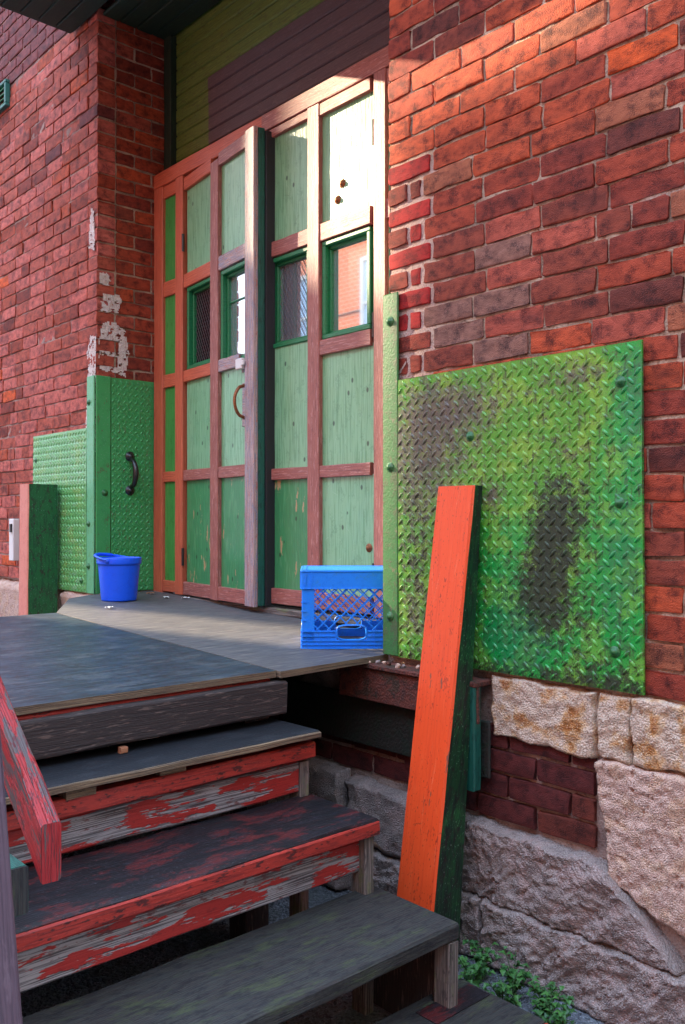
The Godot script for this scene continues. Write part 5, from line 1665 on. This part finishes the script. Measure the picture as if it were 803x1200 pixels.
func build_small() -> void:
	# box on the far left wall
	var b := thing("wall_box", "small white box on the left brick wall beside the short post", "box", Vector3(-5.3, 1.07, 0.03))
	part(b, "case", box_mesh(Vector3(0.065, 0.25, 0.04), 0.004), mats.white_card, at(-5.295, 1.2, 0.025))
	part(b, "latch", box_mesh(Vector3(0.02, 0.05, 0.012), 0.002), mats.black_iron, at(-5.285, 1.27, 0.05))
	# louvred window high on the left wall
	var v := thing("louvre_vent", "small green louvred vent high on the left brick wall", "vent", Vector3(-5.8, 3.86, 0.0))
	for q in [3.868, 4.012]:
		part(v, "frame_bar", box_mesh(Vector3(0.6, 0.018, 0.03), 0.003), mats.teal_board, at(-5.74, q, 0.014))
	part(v, "frame_bar", box_mesh(Vector3(0.022, 0.124, 0.03), 0.003), mats.teal_board, at(-5.452, 3.94, 0.014))
	for i in 4:
		part(v, "slat", box_mesh(Vector3(0.56, 0.005, 0.036), 0.001), mats.green_trim, at(-5.745, 3.892 + i * 0.031, 0.012, Basis(Vector3(1, 0, 0), 0.7)))
	# litter in the doorway corner
	var scraps := [[-4.12, -0.22, "scrap of yellow and white paper in the doorway corner behind the bucket", "wood_raw"], [-3.93, -0.2, "white crumpled paper scrap on the platform right of the bucket", "white_card"], [-3.72, 0.22, "tiny white paper scrap lying in the open on the platform", "white_card"], [-3.86, -0.27, "pale curled scrap against the foot of the orange door post", "white_card"]]
	for q in scraps:
		var m := MB.new()
		var pts := PackedVector3Array()
		for j in 4:
			for i in 5:
				pts.append(Vector3(-0.02 + i * 0.01, 0.004 + 0.007 * absf(sin(i * 1.9 + j)), 0.012 - j * 0.008))
		m.sheet(4, 3, pts)
		var o := local_part(self, "paper_scrap", m.build(), mats[q[3]], at(q[0], floor_y(q[0]), q[1], Basis(Vector3(0, 1, 0), rng.randf() * 3)))
		describe(o, q[2], "litter", "litter in the doorway")
	# weeds between the steps and the foundation
	var spots := [
		[-1.335, 0.20, 0.10, "bright weed sprig at the end of the patch beside the lowest step"],
		[-1.42, 0.15, 0.10, "leafy weed against the foundation, next to the bright sprig"],
		[-1.47, 0.25, 0.12, "low spreading weed by the back corner of the lowest step"],
		[-1.53, 0.13, 0.13, "weed in the middle of the patch below the rough stone"],
		[-1.60, 0.22, 0.14, "weed beside the upright of the bare grey step"],
		[-1.57, 0.30, 0.12, "weed spreading under the end of the bare grey step"],
		[-1.38, 0.26, 0.07, "tiny weed touching the side of the lowest step"],
		[-1.66, 0.12, 0.12, "shadowed weed at the foot of the tall orange post"]]
	for q in spots:
		var w := thing("weed", q[3], "plant", Vector3(q[0], 0, q[1]), rng.randf() * 6.0, "weeds between steps and foundation")
		var leaves := MB.new()
		var stems := MB.new()
		for k in 11:
			var an := k * 2.4 + rng.randf()
			var hh: float = q[2] * rng.randf_range(0.45, 1.05)
			var tip := Vector3(cos(an) * rng.randf_range(0.02, 0.06), hh, sin(an) * rng.randf_range(0.02, 0.06))
			var bend := Vector3(tip.x * 0.3, hh * 0.6, tip.z * 0.3)
			stems.tube([Vector3.ZERO, bend, tip], [0.0018, 0.0014, 0.001], 5, false)
			for l in 12:
				var t := rng.randf_range(0.3, 1.0)
				var p := Vector3.ZERO.lerp(bend, minf(1, t * 1.6)) if t < 0.6 else bend.lerp(tip, (t - 0.6) / 0.4)
				var la := rng.randf() * TAU
				var d := Vector3(cos(la), rng.randf_range(-0.1, 0.6), sin(la)).normalized()
				var sd := d.cross(Vector3.UP).normalized()
				var up := sd.cross(d).normalized()
				var ln := rng.randf_range(0.014, 0.028)
				var wd := ln * 0.36
				var c := Color(0.02, 0.085, 0.02).lerp(Color(0.06, 0.19, 0.035), rng.randf())
				var a := p
				var e := p + d * ln - up * ln * 0.25
				var mm := p + d * ln * 0.5 + up * ln * 0.05
				leaves.tri(a, mm + sd * wd + up * wd * 0.4, mm, c)
				leaves.tri(a, mm, mm - sd * wd + up * wd * 0.4, c)
				leaves.tri(mm, mm + sd * wd + up * wd * 0.4, e, c)
				leaves.tri(mm, e, mm - sd * wd + up * wd * 0.4, c)
		local_part(w, "foliage", leaves.build(), mats.leaf, Transform3D.IDENTITY)
		local_part(w, "stem", stems.build(), mats.stem, Transform3D.IDENTITY)


func _ready() -> void:
	rng.seed = 20240
	set_view()
	make_materials()
	print("materials")
	build_street()
	build_foundation()
	build_right_wall()
	build_left_wall()
	build_plates()
	print("walls")
	build_doors()
	build_canopy()
	build_platform()
	build_stairs()
	build_posts()
	print("timber")
	build_crate()
	build_bucket()
	build_small()
	print("done")
